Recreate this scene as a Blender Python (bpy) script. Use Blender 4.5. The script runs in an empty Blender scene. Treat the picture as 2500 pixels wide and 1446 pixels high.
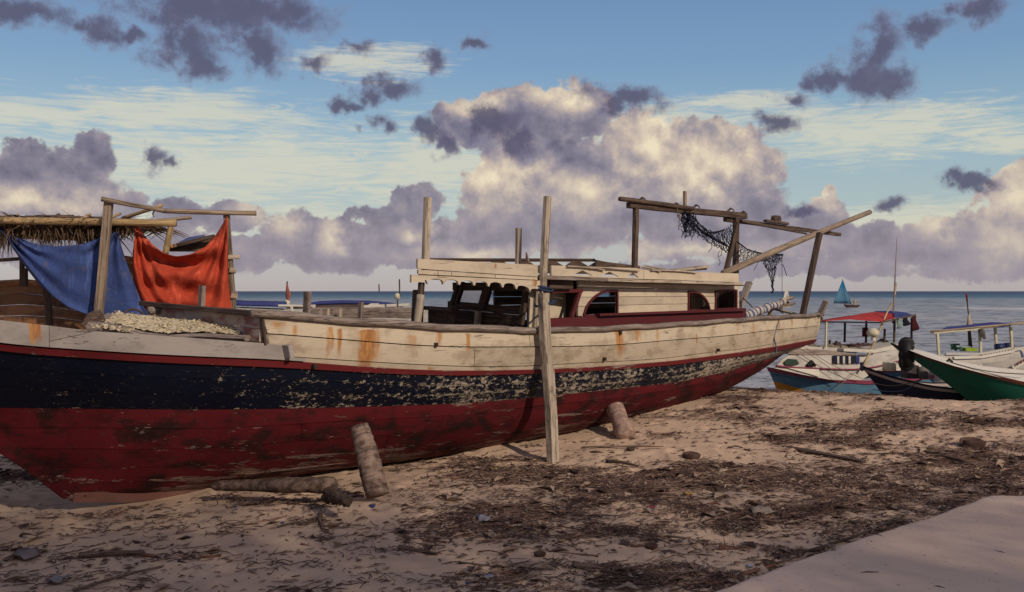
import bpy, bmesh, math, random
import numpy as np
from mathutils import Vector, Matrix
random.seed(7)
RNG = np.random.default_rng(11)
SC = bpy.context.scene
COL = SC.collection
# ------------------------------------------------------------------ camera
F = 2400.0; CX = 1250.0; HY = 711.0; CAMH = 2.0
cam_d = bpy.data.cameras.new('camera'); cam = bpy.data.objects.new('camera', cam_d); COL.objects.link(cam)
cam.location = (0, 0, CAMH); cam.rotation_euler = (math.radians(90), 0, 0)
cam_d.sensor_width = 36; cam_d.lens = 36 * F / 2500; cam_d.shift_y = (HY - 723) / 2500
cam_d.clip_start = .1; cam_d.clip_end = 40000
SC.camera = cam
SC.view_settings.view_transform = 'Standard'; SC.view_settings.look = 'None'
SC.view_settings.exposure = 0; SC.view_settings.gamma = 1
SC.cycles.max_bounces = 5; SC.cycles.diffuse_bounces = 3; SC.cycles.transparent_max_bounces = 6
SC.cycles.use_denoising = True
SUN_EL, SUN_AZ = 30.0, 142.0            # degrees, azimuth clockwise from the viewing direction
sd = Vector((math.sin(math.radians(SUN_AZ)) * math.cos(math.radians(SUN_EL)),
             math.cos(math.radians(SUN_AZ)) * math.cos(math.radians(SUN_EL)), math.sin(math.radians(SUN_EL))))
sun_d = bpy.data.lights.new('sun', 'SUN'); sun = bpy.data.objects.new('sun', sun_d); COL.objects.link(sun)
sun_d.energy = 2.8; sun_d.angle = math.radians(1.0); sun_d.color = (1, .86, .68)
sun.rotation_euler = sd.to_track_quat('Z', 'Y').to_euler(); sun.location = (8, -10, 14)

# ------------------------------------------------------------------ node helpers
def srgb(r, g, b):
    f = lambda c: (c / 255 / 12.92) if c / 255 <= .04045 else ((c / 255 + .055) / 1.055) ** 2.4
    return (f(r), f(g), f(b), 1)
class T:
    def __init__(s, tree): s.t = tree
    def put(s, sock, v):
        if v is None: return
        if hasattr(v, 'links'): s.t.links.new(v, sock)
        else:
            if isinstance(v, (tuple, list)) and sock.type == 'RGBA' and len(v) == 3: v = (*v, 1)
            sock.default_value = v
    def n(s, typ, out=0, props=None, **ins):
        nd = s.t.nodes.new('ShaderNode' + typ)
        for k, v in (props or {}).items(): setattr(nd, k, v)
        for k, v in ins.items():
            key = int(k[1:]) if k[0] == 'i' and k[1:].isdigit() else k.replace('_', ' ')
            s.put(nd.inputs[key], v)
        return nd.outputs[out]
    def m(s, op, a, b=None, c=None, clamp=False):
        nd = s.t.nodes.new('ShaderNodeMath'); nd.operation = op; nd.use_clamp = clamp
        for i, v in enumerate((a, b, c)):
            if v is not None: s.put(nd.inputs[i], v)
        return nd.outputs[0]
    def v(s, op, a, b=None, c=None):
        nd = s.t.nodes.new('ShaderNodeVectorMath'); nd.operation = op
        for i, v in enumerate((a, b, c)):
            if v is not None: s.put(nd.inputs[i], v)
        return nd.outputs[1 if op in ('LENGTH', 'DOT_PRODUCT', 'DISTANCE') else 0]
    def mix(s, f, a, b, mode='MIX'):
        nd = s.t.nodes.new('ShaderNodeMix'); nd.data_type = 'RGBA'; nd.blend_type = mode
        s.put(nd.inputs[0], f); s.put(nd.inputs[6], a); s.put(nd.inputs[7], b); return nd.outputs[2]
    def ss(s, x, a, b, lo=0., hi=1.):
        nd = s.t.nodes.new('ShaderNodeMapRange'); nd.interpolation_type = 'SMOOTHSTEP'
        for k, v in (('Value', x), ('From Min', a), ('From Max', b), ('To Min', lo), ('To Max', hi)): s.put(nd.inputs[k], v)
        return nd.outputs[0]
    def noise(s, vec, scale, detail=4, rough=.55, dist=0, out=0):
        return s.n('TexNoise', out, Vector=vec, Scale=scale, Detail=detail, Roughness=rough, Distortion=dist)
    def scale(s, vec, x, y, z): return s.v('MULTIPLY', vec, (x, y, z))
    def ramp(s, x, stops):
        nd = s.t.nodes.new('ShaderNodeValToRGB'); s.put(nd.inputs[0], x)
        e = nd.color_ramp.elements
        while len(e) < len(stops): e.new(.5)
        for i, (p, c) in enumerate(stops): e[i].position = p; e[i].color = c if len(c) == 4 else (*c, 1)
        return nd.outputs[0]

# ------------------------------------------------------------------ sky: world with procedural clouds
W = bpy.data.worlds.new('World'); SC.world = W; W.use_nodes = True
wt = W.node_tree; wt.nodes.clear(); t = T(wt)
geo = t.n('TexCoord', 0)
D = t.v('NORMALIZE', geo)
sep = t.t.nodes.new('ShaderNodeSeparateXYZ'); wt.links.new(D, sep.inputs[0])
dx, dy, dz = sep.outputs
AZ = t.m('MULTIPLY', t.m('ARCTAN2', dx, dy), F)
EL = t.m('MULTIPLY', t.m('ARCSINE', dz), F)
comb = t.t.nodes.new('ShaderNodeCombineXYZ'); t.put(comb.inputs[0], AZ); t.put(comb.inputs[1], EL); P0 = comb.outputs[0]
def ae(px, py):
    a = math.atan((px - CX) / F); return a * F, math.atan((HY - py) / F * math.cos(a)) * F
def warp(sc, amt, det=5):
    nz = t.n('TexNoise', 1, Vector=D, Scale=sc, Detail=det, Roughness=.6)
    return t.scale(t.v('SUBTRACT', nz, (.5, .5, .5)), amt, amt * .8, 0)
PW = t.v('ADD', t.v('ADD', P0, warp(8, 150, 3)), t.v('ADD', warp(26, 70, 4), warp(80, 30, 6)))
PS = t.v('ADD', P0, t.v('ADD', warp(12, 120, 3), t.v('ADD', warp(34, 80, 4), warp(95, 34, 5))))
def field(vec, blobs):
    acc = None
    for (px, py, rx, ry) in blobs:
        a, e = ae(px, py)
        q = t.v('MULTIPLY_ADD', vec, (1 / rx, 1 / ry, 0), (-a / rx, -e / ry, 0))
        f = t.m('SUBTRACT', 1., t.v('LENGTH', q))
        acc = f if acc is None else t.m('MAXIMUM', acc, f)
    return acc
nA = t.noise(D, 26, 9, .58)
nB = t.noise(t.v('ADD', D, (-.005, 0, -.012)), 26, 9, .58)   # same cloud sampled away from the light
relief = t.m('SUBTRACT', nB, nA)
# base blue
sky = t.n('TexSky', props=dict(sky_type='NISHITA', sun_disc=False, sun_elevation=math.radians(SUN_EL),
          sun_rotation=math.radians(SUN_AZ), altitude=0, air_density=1., dust_density=1.2, ozone_density=1.5))
base = t.mix(1., sky, (.118, .098, .096, 1), 'MULTIPLY')
grad = t.ramp(t.m('DIVIDE', EL, 1500), [(0, srgb(186, 178, 180)), (.12, srgb(172, 190, 190)), (.24, srgb(148, 182, 198)),
        (.36, srgb(118, 158, 194)), (.52, srgb(98, 136, 180)), (1, srgb(92, 126, 172))])
base = t.mix(.8, base, grad)
# thin streaks of high cloud
st = t.noise(t.scale(D, 5, 5, 46), 3.4, 9, .66, 1.2)
st2 = t.noise(t.scale(D, 9, 9, 60), 5, 7, .6, .4)
stf = field(t.v('ADD', t.v('ADD', P0, warp(7, 160, 3)), t.scale(warp(30, 60, 5), 2.5, .6, 0)), [(560, 400, 720, 130), (60, 262, 240, 50), (420, 270, 420, 60), (900, 155, 220, 45), (2120, 320, 420, 80),
        (2240, 272, 170, 40), (1800, 262, 220, 30), (2480, 345, 160, 40), (480, 540, 700, 70), (2200, 540, 500, 50), (1500, 320, 500, 60), (1060, 400, 240, 130)])
outer = t.m('MAXIMUM', t.ss(t.m('ABSOLUTE', AZ), 1250, 1600), t.ss(EL, 720, 1000))
stf = t.m('MAXIMUM', stf, t.m('MULTIPLY_ADD', outer, 1.2, -1.1))
sm = t.ss(t.m('ADD', t.m('MULTIPLY', stf, .8), t.m('ADD', t.m('MULTIPLY', st, 1.9), t.m('MULTIPLY', st2, .3))), 1.02, 1.78)
c1 = t.mix(t.m('MULTIPLY', sm, .74), base, srgb(216, 212, 190))
# cumulus
big = [(1150, 285, 110, 80), (1260, 300, 190, 90), (1400, 285, 110, 80), (1240, 440, 130, 130), (1350, 430, 150, 130),
       (1560, 370, 130, 105), (1700, 375, 180, 100), (1810, 415, 110, 65), (1500, 500, 330, 110), (1290, 560, 330, 80), (1700, 530, 240, 90), (1250, 520, 200, 90),
       (1000, 505, 70, 55), (960, 550, 110, 55), (1040, 480, 45, 45), (860, 580, 110, 50), (90, 430, 250, 90), (245, 370, 60, 65), (50, 375, 70, 55), (150, 490, 220, 60),
       (430, 530, 80, 45), (560, 540, 100, 50), (700, 570, 120, 60), (800, 620, 220, 55), (560, 620, 260, 45), (2490, 480, 75, 75), (2450, 575, 150, 70), (2320, 590, 110, 60),
       (2150, 590, 90, 45), (2190, 610, 200, 50), (1990, 540, 90, 40), (2010, 505, 30, 40), (1960, 590, 180, 55), (1100, 600, 300, 60), (300, 620, 400, 60),
       (2460, 620, 300, 60), (1750, 600, 260, 50), (200, 650, 300, 26), (1900, 655, 500, 26), (1050, 640, 200, 24), (-300, 450, 300, 140), (2850, 480, 260, 140), (3300, 560, 400, 100), (-800, 560, 400, 90)]
cf = field(PW, big)
far = t.noise(D, 4.5, 6, .6)
cf = t.m('MAXIMUM', cf, t.m('ADD', t.m('MULTIPLY_ADD', far, 3.4, -1.45), t.m('MULTIPLY_ADD', outer, 1.2, -1.2)))
dens = t.m('ADD', cf, t.m('MULTIPLY', t.m('SUBTRACT', nA, .5), 1.5))
cm = t.ss(dens, .03, .2)
bright = field(PW, [(1590, 350, 150, 130), (1700, 400, 200, 120), (1380, 240, 110, 45), (1210, 440, 130, 110), (1760, 390, 190, 90), (1420, 480, 170, 70), (2480, 480, 110, 80), (2470, 580, 120, 60),
        (700, 545, 70, 50), (1150, 620, 240, 30), (820, 590, 40, 60), (1000, 570, 60, 30), (2000, 500, 60, 50), (1700, 610, 300, 25), (80, 480, 230, 40), (1180, 250, 100, 40), (2300, 560, 80, 50), (600, 520, 60, 40)])
lit = t.m('ADD', t.m('MULTIPLY', t.m('MAXIMUM', bright, -.2), .62), t.m('ADD', t.m('MULTIPLY', relief, 1.2), t.m('MULTIPLY', t.ss(dens, .5, .0), .14)))
lit = t.m('ADD', lit, .30)
ccol = t.ramp(lit, [(0, srgb(104, 102, 122)), (.25, srgb(134, 130, 146)), (.45, srgb(160, 151, 157)), (.66, srgb(197, 182, 170)), (.95, srgb(236, 222, 192))])
haze = t.ss(EL, 330, 20)
ccol = t.mix(t.m('MULTIPLY', haze, .5), ccol, srgb(172, 162, 166))
c2 = t.mix(cm, c1, ccol)
# dark torn clouds in shadow
dark = [(520, 20, 300, 90), (700, 40, 150, 70), (450, 110, 130, 65), (500, 160, 70, 40), (620, 120, 90, 70), (50, 25, 150, 45), (240, 60, 60, 50), (315, 78, 60, 26),
        (985, 205, 75, 34), (910, 225, 60, 34), (860, 255, 50, 22), (925, 300, 42, 34), (950, 320, 45, 30), (780, 155, 60, 36), (1070, 145, 44, 34), (880, 120, 36, 34), (1160, 100, 40, 20),
        (2160, 110, 62, 80), (2130, 180, 80, 76), (2190, 195, 62, 60), (2040, 190, 70, 36), (2270, 70, 90, 40), (2380, 25, 80, 34), (1930, 240, 55, 26), (1890, 298, 55, 34),
        (1050, 310, 50, 40), (1200, 300, 110, 70), (1270, 340, 60, 70), (1530, 245, 150, 42), (2390, 452, 60, 26), (2360, 440, 30, 30), (1090, 350, 30, 40), (360, 390, 40, 34), (400, 405, 30, 24), (2180, 510, 50, 26), (1950, 520, 60, 22)]
df = field(PS, dark)
dn = t.noise(D, 34, 9, .62)
dd = t.m('ADD', df, t.m('MULTIPLY', t.m('SUBTRACT', dn, .5), 1.5))
dn2 = t.noise(D, 70, 8, .7)
dm = t.ss(t.m('ADD', dd, t.m('MULTIPLY', t.m('SUBTRACT', dn2, .5), .9)), -.12, .8)
dcol = t.ramp(t.m('ADD', dm, t.m('MULTIPLY', relief, 1.2)), [(0, srgb(140, 142, 164)), (.5, srgb(112, 108, 132)), (1, srgb(90, 88, 112))])
c3 = t.mix(t.m('MULTIPLY', dm, .92), c2, dcol)
# below the horizon
c3 = t.mix(t.ss(EL, -4, -40), c3, srgb(70, 76, 92))
bg = t.t.nodes.new('ShaderNodeBackground'); t.put(bg.inputs[0], t.mix(1., c3, (10, 10, 10, 1), 'MULTIPLY')); bg.inputs[1].default_value = .1
wo = t.t.nodes.new('ShaderNodeOutputWorld'); wt.links.new(bg.outputs[0], wo.inputs[0])
W.cycles.sampling_method = 'MANUAL'; W.cycles.sample_map_resolution = 512

# ------------------------------------------------------------------ geometry helpers
def P(px, py, Y):
    return Vector(((px - CX) / F * Y, Y, CAMH - (py - HY) / F * Y))
MW = {}
def wm(o): return MW.get(o.name, Matrix.Identity(4))
def frame_of(axis, centre):
    x = Vector(axis).normalized()
    up = Vector((0, 0, 1)) if abs(x.z) < .9 else Vector((0, 1, 0))
    y = up.cross(x).normalized(); z = x.cross(y)
    m = Matrix((x, y, z)).transposed().to_4x4(); m.translation = centre
    return m
def recalc(me):
    bm = bmesh.new(); bm.from_mesh(me); bmesh.ops.recalc_face_normals(bm, faces=bm.faces); bm.to_mesh(me); bm.free()
def add(name, verts, faces, mat, parent=None, FR=None, axis=None, smooth=False, label=None, kind=None, fix=True, mats=None, midx=None):
    """verts in the frame FR (default world); axis: direction (in FR) that the grain follows, becomes the object's X"""
    FR = FR or Matrix.Identity(4)
    A = np.array(FR); V = np.asarray([tuple(v) for v in verts], float) if not isinstance(verts, np.ndarray) else verts
    Wd = V @ A[:3, :3].T + A[:3, 3]
    c = Vector((Wd.min(0) + Wd.max(0)) / 2)
    if axis is not None: M = frame_of(FR.to_3x3() @ Vector(axis), c)
    else: M = FR.copy(); M.translation = c
    I = np.array(M.inverted()); L = Wd @ I[:3, :3].T + I[:3, 3]
    me = bpy.data.meshes.new(name)
    me.from_pydata(L.tolist(), [], [tuple(int(i) for i in f) for f in faces])
    if fix: recalc(me)
    if smooth is True: me.polygons.foreach_set('use_smooth', [True] * len(me.polygons))
    for mm in (mats or [mat]): me.materials.append(mm)
    if midx is not None: me.polygons.foreach_set('material_index', midx)
    o = bpy.data.objects.new(name, me); COL.objects.link(o)
    MW[o.name] = M
    if parent is not None:
        o.parent = parent; o.matrix_basis = wm(parent).inverted() @ M
    else: o.matrix_basis = M
    if label: o['label'] = label
    if kind: o['kind'] = kind
    return o
def empty(name, label, cat, M, group=None):
    o = bpy.data.objects.new(name, None); COL.objects.link(o); o.empty_display_size = .3
    o.matrix_basis = M; MW[o.name] = M.copy()
    o['label'] = label; o['category'] = cat
    if group: o['group'] = group
    return o
def tag(o, label, cat, group=None, kind=None):
    o['label'] = label
    if cat: o['category'] = cat
    if group: o['group'] = group
    if kind: o['kind'] = kind
    return o
def tr(x, y=0, z=0): return Matrix.Translation((x, y, z) if not isinstance(x, Vector) else x)
class G:
    def __init__(s): s.v = []; s.f = []
    def add(s, v, f):
        n = len(s.v); s.v += [Vector(p) for p in v]; s.f += [tuple(i + n for i in q) for q in f]; return s
    def box(s, lo, hi):
        x0, y0, z0 = lo; x1, y1, z1 = hi
        return s.add([(x0, y0, z0), (x1, y0, z0), (x1, y1, z0), (x0, y1, z0), (x0, y0, z1), (x1, y0, z1), (x1, y1, z1), (x0, y1, z1)],
                     [(0, 3, 2, 1), (4, 5, 6, 7), (0, 1, 5, 4), (1, 2, 6, 5), (2, 3, 7, 6), (3, 0, 4, 7)])
    def tube(s, pts, r, n=8, flat=1., rough=0., cap=True):
        pts = [Vector(p) for p in pts]
        if not isinstance(r, (list, tuple)): r = [r] * len(pts)
        rings = []
        ref = None
        for i, p in enumerate(pts):
            d = (pts[min(i + 1, len(pts) - 1)] - pts[max(i - 1, 0)]).normalized()
            if ref is None:
                ref = d.cross(Vector((0, 0, 1)) if abs(d.z) < .9 else Vector((0, 1, 0))).normalized()
            ref = (ref - d * ref.dot(d)).normalized(); b = d.cross(ref)
            rings.append([p + (ref * math.cos(2 * math.pi * k / n) + b * math.sin(2 * math.pi * k / n) * flat) * r[i] * (1 + random.uniform(-rough, rough)) for k in range(n)])
        v = [q for ring in rings for q in ring]; f = []
        for i in range(len(pts) - 1):
            for k in range(n):
                f.append((i * n + k, i * n + (k + 1) % n, (i + 1) * n + (k + 1) % n, (i + 1) * n + k))
        if cap: f.append(tuple(range(n))[::-1]); f.append(tuple((len(pts) - 1) * n + k for k in range(n)))
        return s.add(v, f)
    def beam(s, p0, p1, w, h, up=(0, 0, 1), segs=5, rough=.03, taper=1., bow=0.):
        """squared timber with slightly worn edges; w across, h along up"""
        p0, p1 = Vector(p0), Vector(p1); d = (p1 - p0).normalized(); up = Vector(up)
        if abs(d.dot(up)) > .95: up = Vector((0, 1, 0))
        sd_ = d.cross(up).normalized(); u2 = sd_.cross(d)
        c = .16; prof = [(-1 + c, -1), (1 - c, -1), (1, -1 + c), (1, 1 - c), (1 - c, 1), (-1 + c, 1), (-1, 1 - c), (-1, -1 + c)]
        v = []; f = []
        for i in range(segs + 1):
            q = i / segs; k = 1 + (taper - 1) * q; b = u2 * (bow * 4 * q * (1 - q))
            for (a, e) in prof:
                j1 = 1 + random.uniform(-rough, rough); j2 = 1 + random.uniform(-rough, rough)
                v.append(p0.lerp(p1, q) + b + sd_ * (a * w / 2 * k * j1) + u2 * (e * h / 2 * k * j2))
        for i in range(segs):
            for k in range(8): f.append((i * 8 + k, i * 8 + (k + 1) % 8, i * 8 + 8 + (k + 1) % 8, i * 8 + 8 + k))
        f.append(tuple(range(8))); f.append(tuple(segs * 8 + k for k in range(8)))
        return s.add(v, f)
    def sheet(s, g, thick=None):
        """g[i][j] grid of points"""
        n, m = len(g), len(g[0]); v = [p for r in g for p in r]
        f = [(i * m + j, i * m + j + 1, (i + 1) * m + j + 1, (i + 1) * m + j) for i in range(n - 1) for j in range(m - 1)]
        return s.add(v, f)
    def slab(s, poly, ext):
        """planar polygon extruded by the vector ext"""
        ext = Vector(ext); n = len(poly); v = [Vector(p) for p in poly]; v += [p + ext for p in v]
        return s.add(v, [tuple(range(n)), tuple(range(2 * n - 1, n - 1, -1))] + [(i, (i + 1) % n, n + (i + 1) % n, n + i) for i in range(n)])
    def put(s, name, mat, parent=None, **k): return add(name, s.v, s.f, mat, parent, **k)
def stick(name, p0, p1, r, mat, parent=None, FR=None, n=8, bend=0, rough=.06, segs=6, r1=None, **k):
    p0, p1 = Vector(p0), Vector(p1); r1 = r if r1 is None else r1
    side = Vector((random.uniform(-1, 1), random.uniform(-1, 1), random.uniform(-1, 1))) * bend
    pts = [p0.lerp(p1, i / segs) + side * math.sin(math.pi * i / segs) for i in range(segs + 1)]
    return G().tube(pts, [r + (r1 - r) * i / segs for i in range(segs + 1)], n, rough=rough).put(name, mat, parent, FR=FR, axis=p1 - p0, smooth=True, **k)
def timber(name, p0, p1, w, h, mat, parent=None, FR=None, up=(0, 0, 1), **k):
    kk = {a: k.pop(a) for a in list(k) if a in ('segs', 'rough', 'taper', 'bow')}
    return G().beam(p0, p1, w, h, up, **kk).put(name, mat, parent, FR=FR, axis=Vector(p1) - Vector(p0), **k)
def rope(name, pts, r, mat, parent=None, FR=None, n=5, **k):
    pts = [Vector(p) for p in pts]; out = []
    for i in range(len(pts) - 1):
        a, b, c, d = pts[max(i - 1, 0)], pts[i], pts[i + 1], pts[min(i + 2, len(pts) - 1)]
        for j in range(5):
            q = j / 5; out.append(.5 * ((2 * b) + (c - a) * q + (2 * a - 5 * b + 4 * c - d) * q * q + (3 * b - a - 3 * c + d) * q ** 3))
    out.append(pts[-1])
    return G().tube(out, r, n).put(name, mat, parent, FR=FR, smooth=True, **k)

# numpy value noise
_perm = RNG.random((256, 256))
def vnoise(x, y):
    xi = np.floor(x).astype(int); yi = np.floor(y).astype(int); fx = x - xi; fy = y - yi
    fx = fx * fx * (3 - 2 * fx); fy = fy * fy * (3 - 2 * fy)
    g = lambda a, b: _perm[a % 256, b % 256]
    return (g(xi, yi) * (1 - fx) + g(xi + 1, yi) * fx) * (1 - fy) + (g(xi, yi + 1) * (1 - fx) + g(xi + 1, yi + 1) * fx) * fy
def fbm(x, y, o=4):
    r = 0; a = .5
    for i in range(o): r = r + a * vnoise(x * 2 ** i + 17.3 * i, y * 2 ** i + 5.1 * i); a *= .5
    return r
def S(x, a, b):
    q = np.clip((x - a) / (b - a), 0, 1); return q * q * (3 - 2 * q)

# ------------------------------------------------------------------ materials
def new_mat(name):
    m = bpy.data.materials.new(name); m.use_nodes = True; nt = m.node_tree; nt.nodes.clear(); tt = T(nt)
    b = nt.nodes.new('ShaderNodeBsdfPrincipled'); o = nt.nodes.new('ShaderNodeOutputMaterial'); nt.links.new(b.outputs[0], o.inputs[0])
    return m, tt, b
def finish(tt, b, col, rough=.7, bump=None, dist=.01, strength=.6, spec=.3):
    tt.put(b.inputs['Base Color'], col); tt.put(b.inputs['Roughness'], rough); b.inputs['Specular IOR Level'].default_value = spec
    if bump is not None:
        nd = tt.n('Bump', Height=bump, Distance=dist, Strength=strength); tt.put(b.inputs['Normal'], nd)
def wood(name, c1, c2, c3=None, scale=1., gloss=.75, stain=.3):
    """raw weathered wood, grain along the object's X"""
    m, tt, b = new_mat(name); co = tt.n('TexCoord', 3); rnd = tt.n('ObjectInfo', 5)
    co = tt.v('ADD', co, tt.v('MULTIPLY', (37., 11., 5.), rnd))
    g = tt.noise(tt.scale(co, 2.2, 34, 34), 1. * scale, 6, .65, .3)
    gr = tt.noise(tt.scale(co, 2.0, 70, 70), 1. * scale, 5, .62)
    pt = tt.noise(co, 3.2, 5, .6)
    col = tt.mix(tt.ss(g, .35, .66), c1, c2)
    col = tt.mix(tt.m('MULTIPLY', tt.ss(pt, .52, .7), stain), col, c3 or tuple(x * .35 for x in c1[:3]))
    col = tt.mix(tt.m('MULTIPLY', tt.ss(gr, .55, .62), .8), col, tuple(x * .18 for x in c1[:3]))
    val = tt.m('MULTIPLY_ADD', rnd, .35, .82)
    col = tt.v('SCALE', col); nd = col.node; nd.inputs['Scale'].default_value = 1; tt.put(nd.inputs['Scale'], val)
    finish(tt, b, nd.outputs[0], gloss, tt.m('ADD', g, tt.m('MULTIPLY', gr, .6)), .012, .8, .2)
    return m
def paint(name, pc, under=(.22, .17, .13), chips=.25, cscale=9, stretch=4, grime=(.09, .065, .05), grime_amt=.5, root=None, rust=None, rough=.6, second=None, crack=.8, chipfn=None, vary=.12, spec=.25, yellow=None, scuffs=.35, edge=.055):
    """old oil paint on wood: chips down to 'under', grime, optional rust runs (u, width, z_top, length) in root coordinates"""
    m, tt, b = new_mat(name)
    if root is not None:
        nd = tt.t.nodes.new('ShaderNodeTexCoord'); nd.object = root; co = nd.outputs[3]; lo = tt.n('TexCoord', 3)
    else: co = tt.n('TexCoord', 3); lo = co
    rnd = tt.n('ObjectInfo', 5)
    sc_ = tt.scale(co, 1 / stretch, 1, 1)
    scuff = tt.ss(tt.noise(tt.scale(co, 1.3, 30, 30), 1.7, 7, .72), .64, .70)
    n1 = tt.noise(sc_, cscale, 7, .68, .2)
    n2 = tt.noise(sc_, cscale * 4.2, 5, .7)
    n3 = tt.noise(co, 1.1, 4, .6)
    n4 = tt.noise(tt.scale(co, .5, 1, 1), 5., 6, .65)
    gr = tt.noise(tt.scale(lo, 3, 60, 60), 1., 4, .6)
    s = tt.m('ADD', tt.m('MULTIPLY', n1, .62), tt.m('MULTIPLY', n2, .38))
    s = tt.m('ADD', s, tt.m('MULTIPLY', tt.m('SUBTRACT', n3, .5), .35))
    ea = tt.t.nodes.new('ShaderNodeAttribute'); ea.attribute_name = 'edge'; ed_ = tt.m('POWER', ea.outputs['Fac'], 2.5)
    s = tt.m('ADD', s, tt.m('MULTIPLY', ed_, edge))
    th = .70 - chips * .4
    if chipfn is not None: s = tt.m('ADD', s, chipfn(tt, co))
    cm_ = tt.ss(s, th, th + .02)
    col = pc
    if second is not None: col = tt.mix(tt.ss(n4, .5, .62), col, second)
    col = tt.mix(tt.m('MULTIPLY', tt.ss(n4, .42, .7), grime_amt), col, grime)
    uc = tt.mix(tt.ss(gr, .4, .62), under, tuple(x * .55 for x in under[:3]))
    if yellow is not None: uc = tt.mix(tt.ss(n2, .5, .6), uc, yellow)
    cm_ = tt.m('MAXIMUM', cm_, tt.m('MULTIPLY', scuff, scuffs))
    col = tt.mix(cm_, col, uc)
    ck = tt.m('MULTIPLY', tt.ss(gr, .60, .68), tt.ss(n3, .40, .6))
    col = tt.mix(tt.m('MULTIPLY', ck, crack), col, tuple(x * .3 for x in under[:3]))
    if rust:
        sp = tt.t.nodes.new('ShaderNodeSeparateXYZ'); tt.put(sp.inputs[0], co)
        wob = tt.m('MULTIPLY', tt.m('SUBTRACT', tt.noise(tt.scale(co, 9, 9, 1.8), 1., 5, .65), .5), .22)
        X = tt.m('ADD', sp.outputs[0], wob); Z = sp.outputs[2]; acc = None
        for (u, w, zt, ln, am) in rust:
            a = tt.ss(tt.m('ABSOLUTE', tt.m('SUBTRACT', X, u)), w * 1.3, 0.)
            c_ = tt.m('MULTIPLY', tt.ss(Z, zt - ln, zt - ln * .25), tt.ss(Z, zt + .02, zt - .01))
            a = tt.m('MULTIPLY', tt.m('MULTIPLY', a, c_), am); acc = a if acc is None else tt.m('MAXIMUM', acc, a)
        rn = tt.noise(tt.scale(co, 26, 26, 6), 1., 5, .7)
        rm = tt.ss(tt.m('MULTIPLY', acc, tt.m('MULTIPLY_ADD', rn, 2.6, -.25)), .10, .72)
        rc = tt.mix(tt.ss(rn, .4, .65), (.27, .085, .018, 1), (.46, .22, .06, 1))
        col = tt.mix(tt.m('MULTIPLY', rm, .9), col, rc)
    sc2 = tt.v('SCALE', col).node; tt.put(sc2.inputs['Scale'], tt.m('MULTIPLY_ADD', rnd, vary * 2, 1 - vary))
    h = tt.m('ADD', tt.m('MULTIPLY', cm_, -.6), tt.m('ADD', tt.m('MULTIPLY', gr, .5), tt.m('MULTIPLY', ck, -.6)))
    finish(tt, b, sc2.outputs[0], rough, h, .006, .7, spec)
    return m
def plain(name, c, rough=.7, var=.15, scale=6, bump=.3, dist=.01, spec=.3, c2=None, world=False):
    m, tt, b = new_mat(name); co = tt.n('TexCoord', 3)
    if world: co = tt.n('NewGeometry', 0)
    n = tt.noise(co, scale, 6, .6)
    c2 = c2 or tuple(x * (1 - 2.2 * var) for x in c[:3])
    finish(tt, b, tt.mix(tt.ss(n, .35, .7), c, c2), rough, n, dist, bump, spec)
    return m

# ------------------------------------------------------------------ sand, path, sea
def g_np(X, Y):
    right = S(X, -3.5, 3.5)
    yc = np.clip(16.0 - .62 * (X - 4.4), 14.5, 17.2)
    z = .36 * S(Y, 10.8, 15.0) * right - 1.9 * S(Y, yc, yc + 5.5) - 6 * S(Y, 25, 60)
    z = z - .10 * S(Y, 11, 20) * (1 - right)
    z = z + .05 * (fbm(X * .5 + 3, Y * .5) - .5) + .035 * (fbm(X * 1.7, Y * 1.7 + 9) - .5)
    # scour hollow around the forefoot and heap by the log
    z = z - .06 * np.exp(-(((X + 4.4) / 1.3) ** 2 + ((Y - 9.4) / .7) ** 2)) + .05 * np.exp(-(((X + 2.0) / 1.6) ** 2 + ((Y - 9.0) / .35) ** 2))
    z = z + .10 * np.exp(-(((X + .6) / .7) ** 2 + ((Y - 12.3) / .5) ** 2))
    return z
def ground(x, y): return float(g_np(np.array([x]), np.array([y]))[0])
PATH = [(.9, 5.9), (1.34, 6.41), (2.01, 7.07), (2.80, 7.81), (3.63, 8.52), (4.42, 9.27), (4.56, 9.37), (5.2, 9.40), (7.0, 9.8), (9, 10.2)]
def path_edge(x):
    return np.interp(x, [p[0] for p in PATH], [p[1] for p in PATH])
def wrack(X, Y):
    """0..1 how thickly the litter lies"""
    px = CX + F * X / Y; py = HY + F * CAMH / Y
    n = fbm(X * .9 + 31, Y * 1.6 + 7, 4); n2 = fbm(X * 2.6 + 3, Y * 4.2 + 70, 3)
    band = S(py, 1075, 1175) * (1 - S(py, 1250, 1345)) * S(px, 850, 1250)
    rb = np.exp(-((py - (1125 + .02 * (2100 - px))) / 60) ** 2) * S(px, 1650, 2150) * 1.35
    left = .24 * np.exp(-((py - 1270) / 38) ** 2) * (1 - S(px, 500, 900)) + .25 * np.exp(-((py - 1245) / 55) ** 2) * (1 - S(px, 1150, 1500)) * S(px, 150, 800)
    up = .38 * S(py, 965, 985) * (1 - S(py, 1060, 1130)) * S(px, 1300, 1650)
    low = .05 * S(py, 1240, 1300) + .5 * np.exp(-((py - 1420) / 28) ** 2) * S(px, 1000, 1250) * (1 - S(px, 1550, 1750)) + .35 * S(px, 1500, 1900) * S(py, 1200, 1300)
    stern = 1.1 * np.exp(-(((px - 1760) / 110) ** 2 + ((py - 962) / 20) ** 2))
    beh = .45 * S(py, 1075, 1100) * (1 - S(py, 1160, 1210)) * (1 - S(px, 120, 240))
    base = np.maximum.reduce([beh, band, rb, left, up, low * np.ones_like(X), stern])
    w = base * (.25 + 1.5 * S(n, .36, .62)) * (.5 + 1. * S(n2, .3, .6))
    return np.clip(w, 0, 1) * (1 - S(Y, 16.2, 17.2))
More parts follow.
